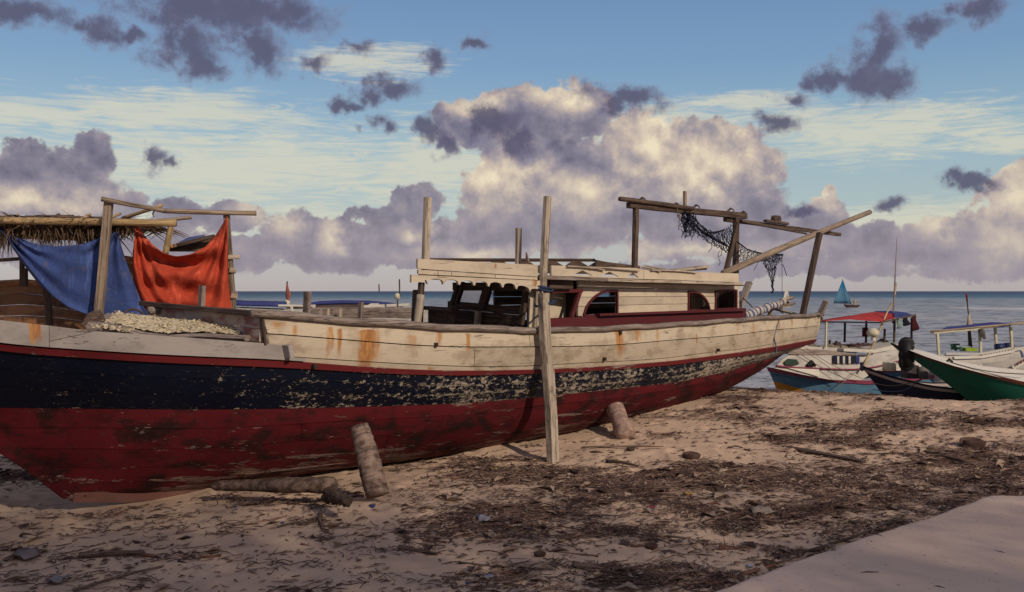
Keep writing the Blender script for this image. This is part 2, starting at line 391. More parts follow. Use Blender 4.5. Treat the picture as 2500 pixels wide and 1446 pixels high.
def axis_pts(lo, hi, step, far_lo, far_hi, gr=1.25):
    a = list(np.arange(lo, hi + 1e-6, step)); s = step; x = lo
    left = []
    while x > far_lo: s *= gr; x -= s; left.append(x)
    s = step; x = a[-1]; rt = []
    while x < far_hi: s *= gr; x += s; rt.append(x)
    return np.array(left[::-1] + a + rt)
xs = axis_pts(-6.2, 9.6, .042, -900, 900); ys = axis_pts(5.8, 17.4, .042, -60, 70)
GX, GY = np.meshgrid(xs, ys, indexing='ij')
fine = S(GX, -8, -6) * (1 - S(GX, 9.5, 11)) * S(GY, 4.5, 5.8)
GZ = g_np(GX, GY)
GW = wrack(GX, np.maximum(GY, 1.))
foot = np.zeros_like(GX)
fr = np.random.default_rng(5)
for _ in range(900):
    x0, y0 = fr.uniform(-6, 9.5), fr.uniform(5.8, 16.3); a = fr.uniform(0, 6.28); l = fr.uniform(.07, .15); w_ = l * fr.uniform(.4, .7); dp = fr.uniform(.012, .032)
    i0, i1 = np.searchsorted(xs, [x0 - .4, x0 + .4]); j0, j1 = np.searchsorted(ys, [y0 - .4, y0 + .4])
    XX = GX[i0:i1, j0:j1] - x0; YY = GY[i0:i1, j0:j1] - y0
    r2 = ((XX * math.cos(a) + YY * math.sin(a)) / l) ** 2 + ((-XX * math.sin(a) + YY * math.cos(a)) / w_) ** 2
    foot[i0:i1, j0:j1] += -dp * np.exp(-r2) + dp * .55 * np.exp(-(np.sqrt(r2) - 1.5) ** 2 * 4)
rip = .022 * (fbm(GX * 5.1, GY * 5.1, 3) - .45) + .012 * (fbm(GX * 13, GY * 13 + 4, 2) - .4)
inpath = S(path_edge(GX) - GY, -.05, .15)
GZ = GZ + fine * ((foot + rip) * (1 - inpath) + .03 * GW * fbm(GX * 6, GY * 9, 3) * 1.4) - .05 * inpath
nx, ny = GX.shape
V = np.stack([GX, GY, GZ], -1).reshape(-1, 3)
ii, jj = np.meshgrid(np.arange(nx - 1), np.arange(ny - 1), indexing='ij'); b0 = (ii * ny + jj).ravel()
me = bpy.data.meshes.new('sand_ground')
FQ = np.stack([b0, b0 + ny, b0 + ny + 1, b0 + 1], -1)
me.vertices.add(len(V)); me.vertices.foreach_set('co', V.ravel())
me.loops.add(FQ.size); me.loops.foreach_set('vertex_index', FQ.ravel())
me.polygons.add(len(FQ)); me.polygons.foreach_set('loop_start', np.arange(len(FQ)) * 4); me.polygons.foreach_set('loop_total', np.full(len(FQ), 4))
me.polygons.foreach_set('use_smooth', np.ones(len(FQ), bool)); me.update(calc_edges=True)
at = me.attributes.new('wrack', 'FLOAT', 'POINT'); at.data.foreach_set('value', GW.ravel().astype(np.float32))
def ground_hit(x, y):
    """height of the built sand mesh"""
    i = min(max(int(np.searchsorted(xs, x)), 1), nx - 1); j = min(max(int(np.searchsorted(ys, y)), 1), ny - 1)
    return float(GZ[i - 1:i + 1, j - 1:j + 1].mean())
m, tt, b = new_mat('sand'); po = tt.n('NewGeometry', 0)
wr = tt.t.nodes.new('ShaderNodeAttribute'); wr.attribute_name = 'wrack'; wr = wr.outputs['Fac']
n1 = tt.noise(po, 1.3, 5, .6); n2 = tt.noise(po, 260, 2, .6); n3 = tt.noise(tt.scale(po, 14, 30, 14), 1, 6, .7, .4); n4 = tt.noise(po, 34, 5, .6)
sep_ = tt.t.nodes.new('ShaderNodeSeparateXYZ'); tt.put(sep_.inputs[0], po)
c = tt.mix(tt.ss(n1, .35, .65), (.60, .43, .305, 1), (.52, .365, .27, 1))
c = tt.mix(tt.m('MULTIPLY', tt.ss(n2, .5, .68), .45), c, (.22, .14, .10, 1))
c = tt.mix(tt.m('MULTIPLY', tt.ss(n2, .46, .3), .3), c, (.62, .52, .40, 1))
deb = tt.ss(tt.m('ADD', n3, tt.m('MULTIPLY', wr, .26)), .64, .72)
c = tt.mix(tt.m('MULTIPLY', deb, tt.m('MULTIPLY_ADD', wr, .8, .12)), c, tt.mix(n4, (.07, .038, .032, 1), (.19, .11, .085, 1)))
c = tt.mix(tt.m('MULTIPLY', wr, .34), c, (.18, .115, .09, 1))
wet = tt.ss(sep_.outputs[2], -.02, -.4)
c = tt.mix(tt.m('MULTIPLY', wet, .6), c, (.12, .09, .07, 1))
finish(tt, b, c, .95, tt.m('ADD', tt.m('MULTIPLY', n2, .12), tt.m('ADD', tt.m('MULTIPLY', n4, .8), tt.m('MULTIPLY', n3, .5))), .02, .55, .1)
SAND = m
me.materials.append(SAND); sand = bpy.data.objects.new('sand', me); COL.objects.link(sand); sand['kind'] = 'structure'; sand['label'] = 'rough pale beach sand with footprints and dark wrack'
# smooth sand covered path, a low slab lower right
m, tt, b = new_mat('path_sand'); po = tt.n('NewGeometry', 0)
n1 = tt.noise(po, .9, 5, .55); n2 = tt.noise(po, 300, 2, .6); n3 = tt.noise(tt.scale(po, 1, 1, 1), 21, 4, .6)
c = tt.mix(tt.ss(n1, .35, .65), (.74, .55, .43, 1), (.66, .485, .375, 1))
c = tt.mix(tt.m('MULTIPLY', tt.ss(n2, .52, .68), .3), c, (.27, .18, .12, 1))
c = tt.mix(tt.m('MULTIPLY', tt.ss(n3, .65, .68), .6), c, (.12, .07, .05, 1))
finish(tt, b, c, .95, tt.m('ADD', tt.m('MULTIPLY', n2, .2), n3), .006, .4, .1)
pg = []
for k, q in enumerate(np.linspace(1.0, 9.0, 150)):
    yb = float(path_edge(q)) + .05 * (float(fbm(np.array([q * 4.0]), np.array([1.]))[0]) - .45) + .03 * (float(fbm(np.array([q * 14.0]), np.array([3.]))[0]) - .45)
    row = []
    for w_ in [0, .015, .06, .2, .5, 1, 2, 4, 8]:
        row.append((q + .5 * w_, yb - w_ * .9, (-.05 if w_ == 0 else .045 + min(w_, .06) * .25) + .012 * (float(fbm(np.array([q * 2]), np.array([w_]))[0]) - .5)))
    pg.append(row)
tag(G().sheet(pg).put('path', m, smooth=True), 'smooth sand covered path edge', None, kind='structure')
# sea
m, tt, b = new_mat('sea_water'); po = tt.n('NewGeometry', 0)
sp = tt.t.nodes.new('ShaderNodeSeparateXYZ'); tt.put(sp.inputs[0], po); PX, PY = sp.outputs[0], sp.outputs[1]
dist = tt.v('LENGTH', po)
wv = tt.noise(tt.scale(po, .55, 1.5, 1), 1, 8, .62, .4)
wl = tt.noise(tt.scale(po, .012, .05, 1), 1, 5, .6)
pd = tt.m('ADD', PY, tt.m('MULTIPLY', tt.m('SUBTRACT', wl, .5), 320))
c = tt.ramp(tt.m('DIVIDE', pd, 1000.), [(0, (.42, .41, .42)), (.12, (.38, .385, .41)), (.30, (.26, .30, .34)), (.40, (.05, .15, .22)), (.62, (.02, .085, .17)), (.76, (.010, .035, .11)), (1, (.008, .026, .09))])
# ripple light and shade painted into the colour: noise compressed with distance
lg = tt.m('LOGARITHM', PY, 2.718); cb = tt.t.nodes.new('ShaderNodeCombineXYZ')
tt.put(cb.inputs[0], tt.m('MULTIPLY', tt.m('ARCTAN2', PX, PY), 60)); tt.put(cb.inputs[1], tt.m('MULTIPLY', lg, 30))
rp = tt.noise(cb.outputs[0], 1.0, 5, .65, .3)
dk = tt.v('SCALE', c).node; dk.inputs['Scale'].default_value = .22
rp2 = tt.noise(tt.scale(cb.outputs[0], .35, 1.6, 1), 1.0, 5, .6)
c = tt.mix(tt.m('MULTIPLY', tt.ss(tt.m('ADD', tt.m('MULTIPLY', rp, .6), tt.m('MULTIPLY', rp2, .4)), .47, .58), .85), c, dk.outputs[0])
# surf
fy = tt.m('ADD', PY, tt.m('MULTIPLY', tt.m('SUBTRACT', tt.noise(tt.scale(po, .06, .02, 1), 1, 4, .6), .5), 26))
f1 = tt.m('MULTIPLY', tt.ss(tt.m('ABSOLUTE', tt.m('SUBTRACT', fy, 132)), 17, 9), tt.ss(PX, 59, 64))
f2 = tt.m('MULTIPLY', tt.ss(tt.m('ABSOLUTE', tt.m('SUBTRACT', fy, 112)), 14, 6), tt.ss(PX, -18, -24))
f3 = tt.m('MULTIPLY', tt.ss(tt.m('ABSOLUTE', tt.m('SUBTRACT', fy, 88)), 5, 2), .35)
fo = tt.m('MULTIPLY', tt.m('MAXIMUM', f1, tt.m('MAXIMUM', f2, f3)), tt.ss(tt.noise(tt.scale(po, .35, .12, 1), 1, 6, .7), .36, .56))
c = tt.mix(tt.m('MULTIPLY', fo, .9), c, (.62, .60, .57, 1))
finish(tt, b, c, tt.m('MULTIPLY_ADD', fo, .4, .42), tt.m('ADD', wv, tt.m('MULTIPLY', rp, .6)), .35, .55, .2)
sx = [-9000, -2000, -600, -200, -60, 0, 60, 200, 600, 2000, 9000]; sy = [17.0, 19, 22, 26, 32, 40, 60, 100, 200, 500, 1500, 5000, 16000]
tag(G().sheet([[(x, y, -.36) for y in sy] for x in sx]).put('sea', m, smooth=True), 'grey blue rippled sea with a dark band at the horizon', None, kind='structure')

# ================================================================== MAIN BOAT
BD = Vector((.70, .7141, 0)).normalized(); BN = Vector((-BD.y, BD.x, 0)); BO = Vector((-3.13, 10.0, 0))
BF = Matrix(((BD.x, BN.x, 0, BO.x), (BD.y, BN.y, 0, BO.y), (0, 0, 1, 0), (0, 0, 0, 1)))
def bpt(px, py, v):
    """point of the picture ray on the boat's longitudinal plane at offset v -> boat coordinates"""
    d = Vector(((px - CX) / F, 1, -(py - HY) / F)); o = Vector((0, 0, CAMH))
    k = (v - (o - BO).dot(BN)) / d.dot(BN); p = o + d * k
    return Vector(((p - BO).dot(BD), v, p.z))
def upt(px, py, u):
    """... on the transverse plane at distance u along the boat"""
    d = Vector(((px - CX) / F, 1, -(py - HY) / F)); o = Vector((0, 0, CAMH))
    k = (u - (o - BO).dot(BD)) / d.dot(BD); p = o + d * k
    return Vector((u, (p - BO).dot(BN), p.z))
def vtab(tb):
    xu = [a for a, _ in tb]; yv = [b_ for _, b_ in tb]
    return lambda u: float(np.interp(u, xu, yv))
def smooth_tab(xu, y, sig=.35):
    g = np.linspace(xu[0] - 1, xu[-1] + 1, 600); yy = np.interp(g, xu, y)
    # linear continuation at the ends
    s0 = (y[1] - y[0]) / (xu[1] - xu[0]); s1 = (y[-1] - y[-2]) / (xu[-1] - xu[-2])
    yy = np.where(g < xu[0], y[0] + s0 * (g - xu[0]), yy); yy = np.where(g > xu[-1], y[-1] + s1 * (g - xu[-1]), yy)
    n = int(sig / (g[1] - g[0])) + 1; k = np.exp(-np.linspace(-2, 2, 4 * n + 1) ** 2); k /= k.sum()
    ext = np.concatenate([yy[0] + (yy[0] - yy[1:2 * n + 1][::-1]), yy, yy[-1] + (yy[-1] - yy[-2 * n - 1:-1][::-1])])
    yy = np.convolve(ext, k, 'valid')
    return lambda u: float(np.interp(u, g, yy))
def line(pixels, vt, head=(), tail=(), sig=.35):
    pts = []
    for (px, py) in pixels:
        u = 3.
        for _ in range(30):
            q = bpt(px, py, -vt(u)); u = .5 * u + .5 * q.x
        pts.append((q.x, q.z))
    pts = list(head) + pts + list(tail); pts.sort()
    return smooth_tab([p[0] for p in pts], [p[1] for p in pts], sig)
v0 = smooth_tab(*zip((-3.75, .04), (-3, .45), (-2.17, .72), (-1, .93), (0, 1.05), (2, 1.2), (5, 1.28), (8, 1.15), (10, .95), (11.9, .72)))
v1 = smooth_tab(*zip((-3.4, .03), (-2.7, .42), (-2, .66), (-1, .87), (0, 1.0), (2, 1.17), (5, 1.26), (8, 1.12), (10, .90), (11.9, .62)))
v2 = smooth_tab(*zip((-3.3, .03), (-2.6, .42), (-2, .64), (-1, .85), (0, .99), (2, 1.165), (5, 1.255), (8, 1.11), (10, .88), (11.9, .58)))
v3 = smooth_tab(*zip((-2.4, .02), (-1.9, .24), (-1, .55), (0, .78), (2, 1.04), (5, 1.17), (8, 1.02), (10, .66), (11.2, .30)))
z0 = line([(640, 772), (760, 783), (1000, 800), (1200, 809), (1330, 812), (1500, 806), (1700, 793), (1800, 785), (1900, 778), (2000, 772)], v0, head=((-3.75, 2.16), (-1.5, 1.9)))
z1 = line([(0, 845), (150, 853), (300, 864), (480, 873), (680, 880), (860, 895), (1000, 904), (1150, 907), (1330, 903), (1480, 895), (1640, 883), (1800, 862), (1900, 846), (1995, 828)], v1, head=((-3.4, 1.86),))
z2 = line([(0, 858), (150, 867), (300, 878), (480, 887), (680, 895), (860, 906), (1000, 914), (1150, 916), (1330, 911), (1480, 903), (1640, 891), (1800, 869), (1900, 853), (1990, 836)], v2, head=((-3.35, 1.80),))
z3 = line([(0, 995), (300, 999), (500, 1000), (700, 998), (900, 993), (1140, 985), (1330, 969), (1500, 950), (1640, 936), (1740, 915), (1860, 882), (1930, 856)], v3, head=((-2.4, 1.02),))
zkt = smooth_tab(*zip((-1.31, .10), (-.6, .03), (0, 0.0), (3, .0), (6, .06), (7.5, .14), (9.33, .36), (10.5, .60), (11.6, .92)), sig=.2)
U0, U1 = -3.75, 11.72
ST = {0: (0, 0), 1: (.35, .02), 2: (.45, .05), 3: (1.37, .42), 4: (2.44, .35)}
def uu(k, u): return u + ST[k][0] * math.exp(-(u - U0) / 3.5) - ST[k][1] * math.exp(-(U1 - u) / 1.2)
ZF = {0: z0, 1: z1, 2: z2, 3: z3, 4: zkt}; VF = {0: v0, 1: v1, 2: v2, 3: v3, 4: lambda u: .045}
def L(k, u):
    q = uu(k, u); return Vector((q, -max(VF[k](q), .02), ZF[k](q)))
def surf(u, tt_, off=0.):
    """near side hull surface; tt_ 0 sheer .. 1 rub strip top .. 2 rub strip foot .. 3 boot line .. 4 keel"""
    def raw(t_):
        if t_ <= 3:
            k = min(int(t_), 2); q = t_ - k; a, b_ = L(k, u), L(k + 1, u); p = a.lerp(b_, q)
            p.y -= .03 * math.sin(math.pi * q) * (1 if k != 1 else 0); return p
        a, b_ = L(3, u), L(4, u); th = (t_ - 3) * math.pi / 2; w_ = math.sin(th)
        full = .45 + .55 * min(max((u + 1.2) / 3.5, 0), 1) * min(max((12.4 - u) / 4, 0), 1)
        cv = math.cos(th) ** (2 - full * 1.25)
        return Vector((a.x + (b_.x - a.x) * w_, b_.y + (a.y - b_.y) * cv, a.z + (b_.z - a.z) * (w_ ** (1 + .25 * full))))
    p = raw(tt_)
    if off:
        a, b_ = raw(max(tt_ - .04, 0)), raw(min(tt_ + .04, 4)); d = b_ - a; n = Vector((0, d.z, -d.y)); n.normalize()
        if n.y > 0: n = -n
        p = p + n * off
    return p
boat = empty('wooden_boat', 'large old wooden boat with peeling cream, navy and red hull propped up on the sand', 'boat', BF @ tr(4, 0, .0))
def densfn(tt, co):
    sp = tt.t.nodes.new('ShaderNodeSeparateXYZ'); tt.put(sp.inputs[0], co); x = sp.outputs[0]
    return tt.m('ADD', tt.m('MULTIPLY_ADD', tt.ss(x, -5.2, -3.1), .10, -.10), tt.m('MULTIPLY', tt.ss(x, 1.6, 6.4), .085))
def ru(px, v=-1.15): return bpt(px, 830, v).x - 4
CREAM = (.52, .43, .325)
M_cream = paint('cream_hull_paint', CREAM, (.20, .16, .13), chips=.10, cscale=7, stretch=3, grime=(.25, .19, .14), grime_amt=.45, root=boat, second=(.44, .35, .25),
    rust=[(ru(900), .17, 1.60, .62, 1.), (ru(835), .05, 1.62, .42, .75), (ru(812), .04, 1.64, .5, .55), (ru(1065), .05, 1.55, .22, .6), (ru(1133), .045, 1.52, .27, 1.), (ru(1000), .12, 1.53, .2, .45),
          (ru(1492), .13, 1.52, .55, .85), (ru(1540), .08, 1.50, .3, .6), (ru(1590), .05, 1.5, .5, .4), (ru(1690), .035, 1.38, .25, .6), (ru(1800), .04, 1.54, .45, .5), (ru(1850), .09, 1.5, .4, .42),
          (ru(1925), .05, 1.6, .5, .5), (ru(1965), .07, 1.62, .4, .6), (ru(730), .06, 1.67, .2, .5), (ru(690), .1, 1.7, .1, .5), (ru(1050), .06, 1.18, .14, .5), (ru(670), .05, 1.2, .2, .5)])
M_bow = paint('grey_lilac_paint', (.33, .29, .27), (.16, .13, .11), chips=.10, cscale=8, stretch=4, grime=(.16, .13, .12), grime_amt=.5, root=boat, rust=[(ru(105, -.9), .07, 1.75, .25, 1.)])
M_navy = paint('navy_hull_paint', (.0035, .006, .017), (.45, .375, .315), chips=.375, cscale=24, stretch=1.9, grime=(.006, .005, .008), grime_amt=.4, root=boat, rough=.5, chipfn=densfn, spec=.18, yellow=(.36, .28, .19), crack=.3, scuffs=.7)
M_rub = paint('red_strip_paint', (.13, .012, .014), (.30, .20, .17), chips=.24, cscale=9, stretch=6, grime=(.06, .01, .01), grime_amt=.4, root=boat)
M_red = paint('red_bottom_paint', (.090, .008, .012), (.22, .14, .12), chips=.27, cscale=11, stretch=9, scuffs=.9, grime=(.016, .008, .007), grime_amt=.9, root=boat, second=(.055, .008, .009), rough=.75, spec=.12,
    chipfn=lambda tt, co: (lambda sp: tt.m('ADD', tt.m('MULTIPLY', tt.ss(sp, .5, .1), .10), -.035))((lambda nd: (tt.put(nd.inputs[0], co), nd.outputs[2])[1])(tt.t.nodes.new('ShaderNodeSeparateXYZ'))))
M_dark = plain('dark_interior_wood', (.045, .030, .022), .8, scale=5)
M_grey = wood('weathered_grey_wood', (.18, .135, .115), (.33, .265, .23), (.05, .035, .03), stain=.5)
M_greyl = wood('pale_weathered_wood', (.33, .265, .205), (.50, .41, .32), (.05, .035, .03), stain=.75)
M_brown = wood('dark_brown_wood', (.060, .038, .030), (.135, .090, .068))
M_pole = wood('sun_bleached_pole', (.22, .16, .12), (.38, .29, .21))
M_maroon = paint('maroon_paint', (.10, .014, .018), (.22, .15, .11), chips=.14, cscale=10, stretch=3, grime=(.06, .02, .02), grime_amt=.5, root=boat)
M_cab = paint('cream_cabin_paint', (.56, .465, .355), (.24, .19, .15), chips=.10, cscale=7, stretch=3, grime=(.28, .21, .15), grime_amt=.45, root=boat,
    rust=[(bpt(1205, 655, -.95).x - 4, .03, 2.32, .08, .8), (bpt(1310, 655, -.95).x - 4, .03, 2.35, .16, 1), (bpt(1300, 700, -.95).x - 4, .07, 2.14, .14, .9), (bpt(1063, 685, -.95).x - 4, .02, 2.2, .1, .8)])
M_pink = paint('faded_pink_and_cream_paint', (.50, .41, .34), (.25, .19, .16), chips=.14, cscale=6, stretch=3, grime=(.30, .10, .09), grime_amt=.6, second=(.36, .15, .13))
M_blue_rope = plain('blue_rope', (.03, .045, .10), .8, scale=60, bump=.8)
M_rope = plain('old_rope', (.20, .15, .10), .9, scale=60, bump=.8)

def strip(name, ua, ub, ta, tb, mat, off=.0, thick=.035, gap=.003, nt=3, side=-1, parent=boat, du=.16, proud=0., wob=.006, kind=None, smooth=True):
    n = max(3, int((ub - ua) / du) + 1); V = []; Fc = []; rows = nt + 1
    for i in range(n + 1):
        u = ua + gap * .6 + (ub - ua - gap * 1.2) * i / n
        hgt = (surf(u, ta) - surf(u, tb)).length + 1e-4
        g_ = gap / hgt * (tb - ta)
        wa = wob * math.sin(u * 2.1 + ta * 9) / hgt * (tb - ta); wb = wob * math.sin(u * 2.1 + tb * 9) / hgt * (tb - ta)
        t0_, t1_ = ta + g_ + (wa if ta % 1 else 0), tb - g_ + (wb if tb % 1 else 0)
        for j in range(rows): V.append(surf(u, t0_ + (t1_ - t0_) * j / nt, off + proud))
        V.append(surf(u, t0_, off - thick)); V.append(surf(u, t1_, off - thick))
        V.append(surf(u, t0_, off + proud)); V.append(surf(u, t1_, off + proud))
    w_ = rows + 4
    for i in range(n):
        a = i * w_; b_ = a + w_
        for j in range(nt): Fc.append((a + j, b_ + j, b_ + j + 1, a + j + 1))
        Fc.append((a + rows + 2, a + rows, b_ + rows, b_ + rows + 2)); Fc.append((a + rows + 3, b_ + rows + 3, b_ + rows + 1, a + rows + 1))
    for a in (0, n * w_): Fc.append((a, a + nt, a + rows + 1, a + rows))
    if side == 1: V = [Vector((p.x, -p.y, p.z)) for p in V]
    o = add(name, V, Fc, mat, parent, FR=BF, kind=kind)
    at_ = o.data.attributes.new('edge', 'FLOAT', 'POINT'); at_.data.foreach_set('value', ([1.] + [0.] * (nt - 1) + [1.] * 5) * (n + 1))
    if smooth: o.data.polygons.foreach_set('use_smooth', [abs(p.normal.z) < .8 and p.area > 0 and len(p.vertices) == 4 for p in o.data.polygons])
    return o
rr = random.Random(3)
def rows(ts, mat, u0_, u1_, side, off=0., avg=3.2, fixed=None, nt=3):
    for i in range(len(ts) - 1):
        cuts = [u0_]; x = u0_ + rr.uniform(avg * .5, avg * 1.3)
        while x < u1_ - avg * .4: cuts.append(x); x += rr.uniform(avg * .8, avg * 1.4)
        cuts.append(u1_)
        if fixed and i in fixed: cuts = [u0_] + fixed[i] + [u1_]
        for a, b_ in zip(cuts[:-1], cuts[1:]):
            strip('plank', a, b_, ts[i], ts[i + 1], mat, off=off, proud=rr.uniform(-.003, .004), side=side, nt=nt, gap=.0055 if ts[0] < 1 else .0035)
UB = 0.03                                     # where the high bulwark begins
for side in (-1, 1):
    rows([0.0, .40, .88, 1.0], M_cream, UB, U1, side, avg=5.)
    if side == 1: rows([.62, 1.0], M_bow, U0, UB, side, avg=3)
    rows([2.0, 2.33, 2.66, 3.0], M_navy, U0, U1, side, avg=4.2)
    rows([3.0, 3.16, 3.32, 3.48, 3.64, 3.80, 4.0], M_red, U0, U1, side, avg=4.2, nt=2)
    strip('rub_rail', U0, U1 + .2 if False else U1, .985, 2.01, M_rub, off=.028, thick=.05, side=side, gap=0, wob=0)
# lining inside the planks and the deck
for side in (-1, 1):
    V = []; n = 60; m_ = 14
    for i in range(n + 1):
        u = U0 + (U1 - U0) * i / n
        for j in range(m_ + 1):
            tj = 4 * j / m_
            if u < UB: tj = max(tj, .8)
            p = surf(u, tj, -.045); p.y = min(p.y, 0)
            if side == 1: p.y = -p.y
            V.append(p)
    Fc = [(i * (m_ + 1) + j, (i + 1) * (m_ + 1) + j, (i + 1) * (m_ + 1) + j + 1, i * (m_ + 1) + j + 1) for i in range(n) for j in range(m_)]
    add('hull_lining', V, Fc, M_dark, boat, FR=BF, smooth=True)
def deck_z(u): return z0(u) - .34 if u > UB else z1(u) + .10
for k, (a, b_) in enumerate(((-3.5, UB), (UB, 3.6), (6.4, 11.6))):
    nb = 9 if k == 0 else 12
    for j in range(nb):
        g = []
        for i in range(9):
            u = a + (b_ - a) * i / 8; w_ = max(v0(u) - .06, .03)
            g.append([Vector((u, -w_ + 2 * w_ * (j + q) / nb, deck_z(u))) for q in (.015, .985)])
        G().sheet(g).put('plank', M_grey, boat, FR=BF, axis=(1, 0, 0))
# stem, keel, sternpost, transom
stem_pts = [surf(U0, 3.99)] + [surf(U0, 4 - q) for q in (.5, .999)] + [surf(U0, 2.99 - q * .99) for q in (.3, .6, .98)] + [surf(U0, .98), surf(U0, .0) + Vector((-.12, 0, .18))]
V = []; Fc = []
for i, p in enumerate(stem_pts):
    for (dxx, dyy) in ((-.09, -.03), (-.09, .03), (.10, .075), (.10, -.075)): V.append(Vector((p.x + dxx, dyy, p.z)))
for i in range(len(stem_pts) - 1):
    for k in range(4): Fc.append((i * 4 + k, i * 4 + (k + 1) % 4, i * 4 + 4 + (k + 1) % 4, i * 4 + 4 + k))
Fc += [(0, 1, 2, 3), tuple(4 * (len(stem_pts) - 1) + k for k in range(4))]
add('stem', V, Fc, M_red, boat, FR=BF)
M_bare = paint('worn_keel_wood', (.17, .085, .07), (.27, .18, .14), chips=.32, cscale=6, stretch=5, grime=(.16, .05, .045), grime_amt=.6, root=boat)
kp = [Vector((u, 0, zkt(u))) for u in np.linspace(-1.33, 11.3, 26)]
V = []; Fc = []
for i, p in enumerate(kp):
    lift = .03 if i == 0 else 0
    for (dyy, dzz) in ((-.05, -.07 + lift), (.05, -.07 + lift), (.08, .05), (-.08, .05)): V.append(Vector((p.x, dyy, p.z + dzz)))
for i in range(len(kp) - 1):
    for k in range(4): Fc.append((i * 4 + k, i * 4 + (k + 1) % 4, i * 4 + 4 + (k + 1) % 4, i * 4 + 4 + k))
Fc += [(0, 1, 2, 3), tuple(4 * (len(kp) - 1) + k for k in range(4))]
add('keel', V, Fc, M_bare, boat, FR=BF)
tz = [0, .35, .7, 1, 2, 2.5, 3, 3.35, 3.7, 4]
for a, b_ in zip(tz[:-1], tz[1:]):
    pa, pb = surf(U1, a, -.002), surf(U1, b_, -.002); g_ = Vector((0, 0, .003))
    q = [pa - g_, pb + g_, Vector((pb.x, -pb.y, pb.z)) + g_, Vector((pa.x, -pa.y, pa.z)) - g_]
    G().slab(q, (-.03, 0, 0)).put('plank', M_cream if a < 1 else (M_rub if a < 2 else (M_navy if a < 3 else M_red)), boat, FR=BF)
# sheer rail (round weathered pole that follows the bulwark), near and far
for side in (-1, 1):
    ub = bpt(1340, 800, -1.28).x
    for (a, b_) in ((UB - .12, 3.1), (3.1, ub), (ub, 8.3), (8.3, U1 + .05)):
        pts = [Vector((u, side * (v0(u) + .012), z0(u) + .022 + .008 * math.sin(u * 5))) for u in np.linspace(a, b_, 14)]
        G().tube(pts, .052 if a < ub else .045, 8, flat=.8, rough=.09).put('gunwale_rail', M_grey, boat, FR=BF, smooth=True, axis=(1, 0, 0))
# low bow bulwark: two thick planks joined by a scarf, the end bevelled down
bt = line([(0, 782), (110, 794), (220, 808), (440, 823), (640, 838), (680, 841), (700, 846), (712, 862)], lambda u: v1(u) + .06, head=((-3.4, 2.10),), sig=.03)
def beam_strip(ua, ub_, f0, f1, vo=.055, th=.07, mat=M_bow, name='plank', ends=None):
    V = []; n = max(6, int((ub_ - ua) / .12)); Fc = []
    for i in range(n + 1):
        u = ua + (ub_ - ua) * i / n; zt = bt(u); zb = z1(u) + .012; zt = max(zt, zb + .03)
        a_, b_ = f0(u), f1(u); vv = -(v1(u) + vo)
        for (y_, q) in ((vv, a_), (vv, b_), (vv + th, b_), (vv + th, a_)): V.append(Vector((u, y_, zt + (zb - zt) * q)))
    for i in range(n):
        for k in range(4): Fc.append((i * 4 + k, i * 4 + (k + 1) % 4, i * 4 + 4 + (k + 1) % 4, i * 4 + 4 + k))
    Fc += [(0, 1, 2, 3), tuple(4 * n + k for k in range(4))]
    return add(name, V, Fc, mat, boat, FR=BF, axis=(1, 0, 0))
us = [bpt(p, 820, -.85).x for p in (100, 132, 215, 712)]
beam_strip(U0 + .35, us[1] - .004, lambda u: 0, lambda u: 1.)
beam_strip(us[1], us[2], lambda u: 0, lambda u: max(.12, .72 - .55 * (u - us[1]) / (us[2] - us[1])) - .012)
beam_strip(us[1], us[3], lambda u: (max(.12, .72 - .55 * (u - us[1]) / (us[2] - us[1])) + .012) if u < us[2] else (0. if u > us[2] + .01 else .0), lambda u: 1.)
# bulkhead across the boat at the step of the bulwark, and its rail
uN, uFz = bpt(640, 772, -1.03), upt(360, 742, UB)
fh = abs(uFz.y)
for k, (a, b_) in enumerate(((0, .37), (.37, .75), (.75, 1.35))):
    zn, zf = z0(UB), uFz.z - .02
    hN, hF = .33, .33
    q = [Vector((UB, -1.0, zn - hN * a - .004)), Vector((UB, -1.0, zn - hN * b_ + .004)), Vector((UB, fh, zf - hF * b_ + .004)), Vector((UB, fh, zf - hF * a - .004))]
    G().slab(q, (.035, 0, 0)).put('plank', M_pink, boat, FR=BF, axis=(0, 1, 0), label='board of the fore bulkhead stained pink' if k == 0 else None)
timber('bulkhead_rail', (UB - .03, -1.10, z0(UB) + .02), (UB - .03, fh + .06, uFz.z + .005), .09, .05, M_brown, boat, BF, segs=8, rough=.09)
timber('corner_post', (UB + .03, -1.06, z0(UB) - .27), (UB - .005, -1.06, z0(UB)), .028, .02, M_brown, boat, BF)
# low block near the end of the beam
timber('cleat', bpt(700, 842, -1.12), bpt(706, 872, -1.12), .12, .05, M_bow, boat, BF, up=(1, 0, 0))
# timber heads standing up along the far and near rails
for (px, pt, pb, v, w_, mt) in ((490, 698, 752, .85, .085, M_grey), (747, 712, 768, .6, .095, M_grey), (878, 738, 775, 1.05, .07, M_grey), (1012, 708, 770, .80, .09, M_brown), (1026, 690, 775, .66, .07, M_brown)):
    a = bpt(px + 4, pt, v); b_ = bpt(px - 2, pb, v); b_.z -= .35
    timber('post', b_, a, w_, w_ * .6, mt, boat, BF, up=(1, 0, 0))
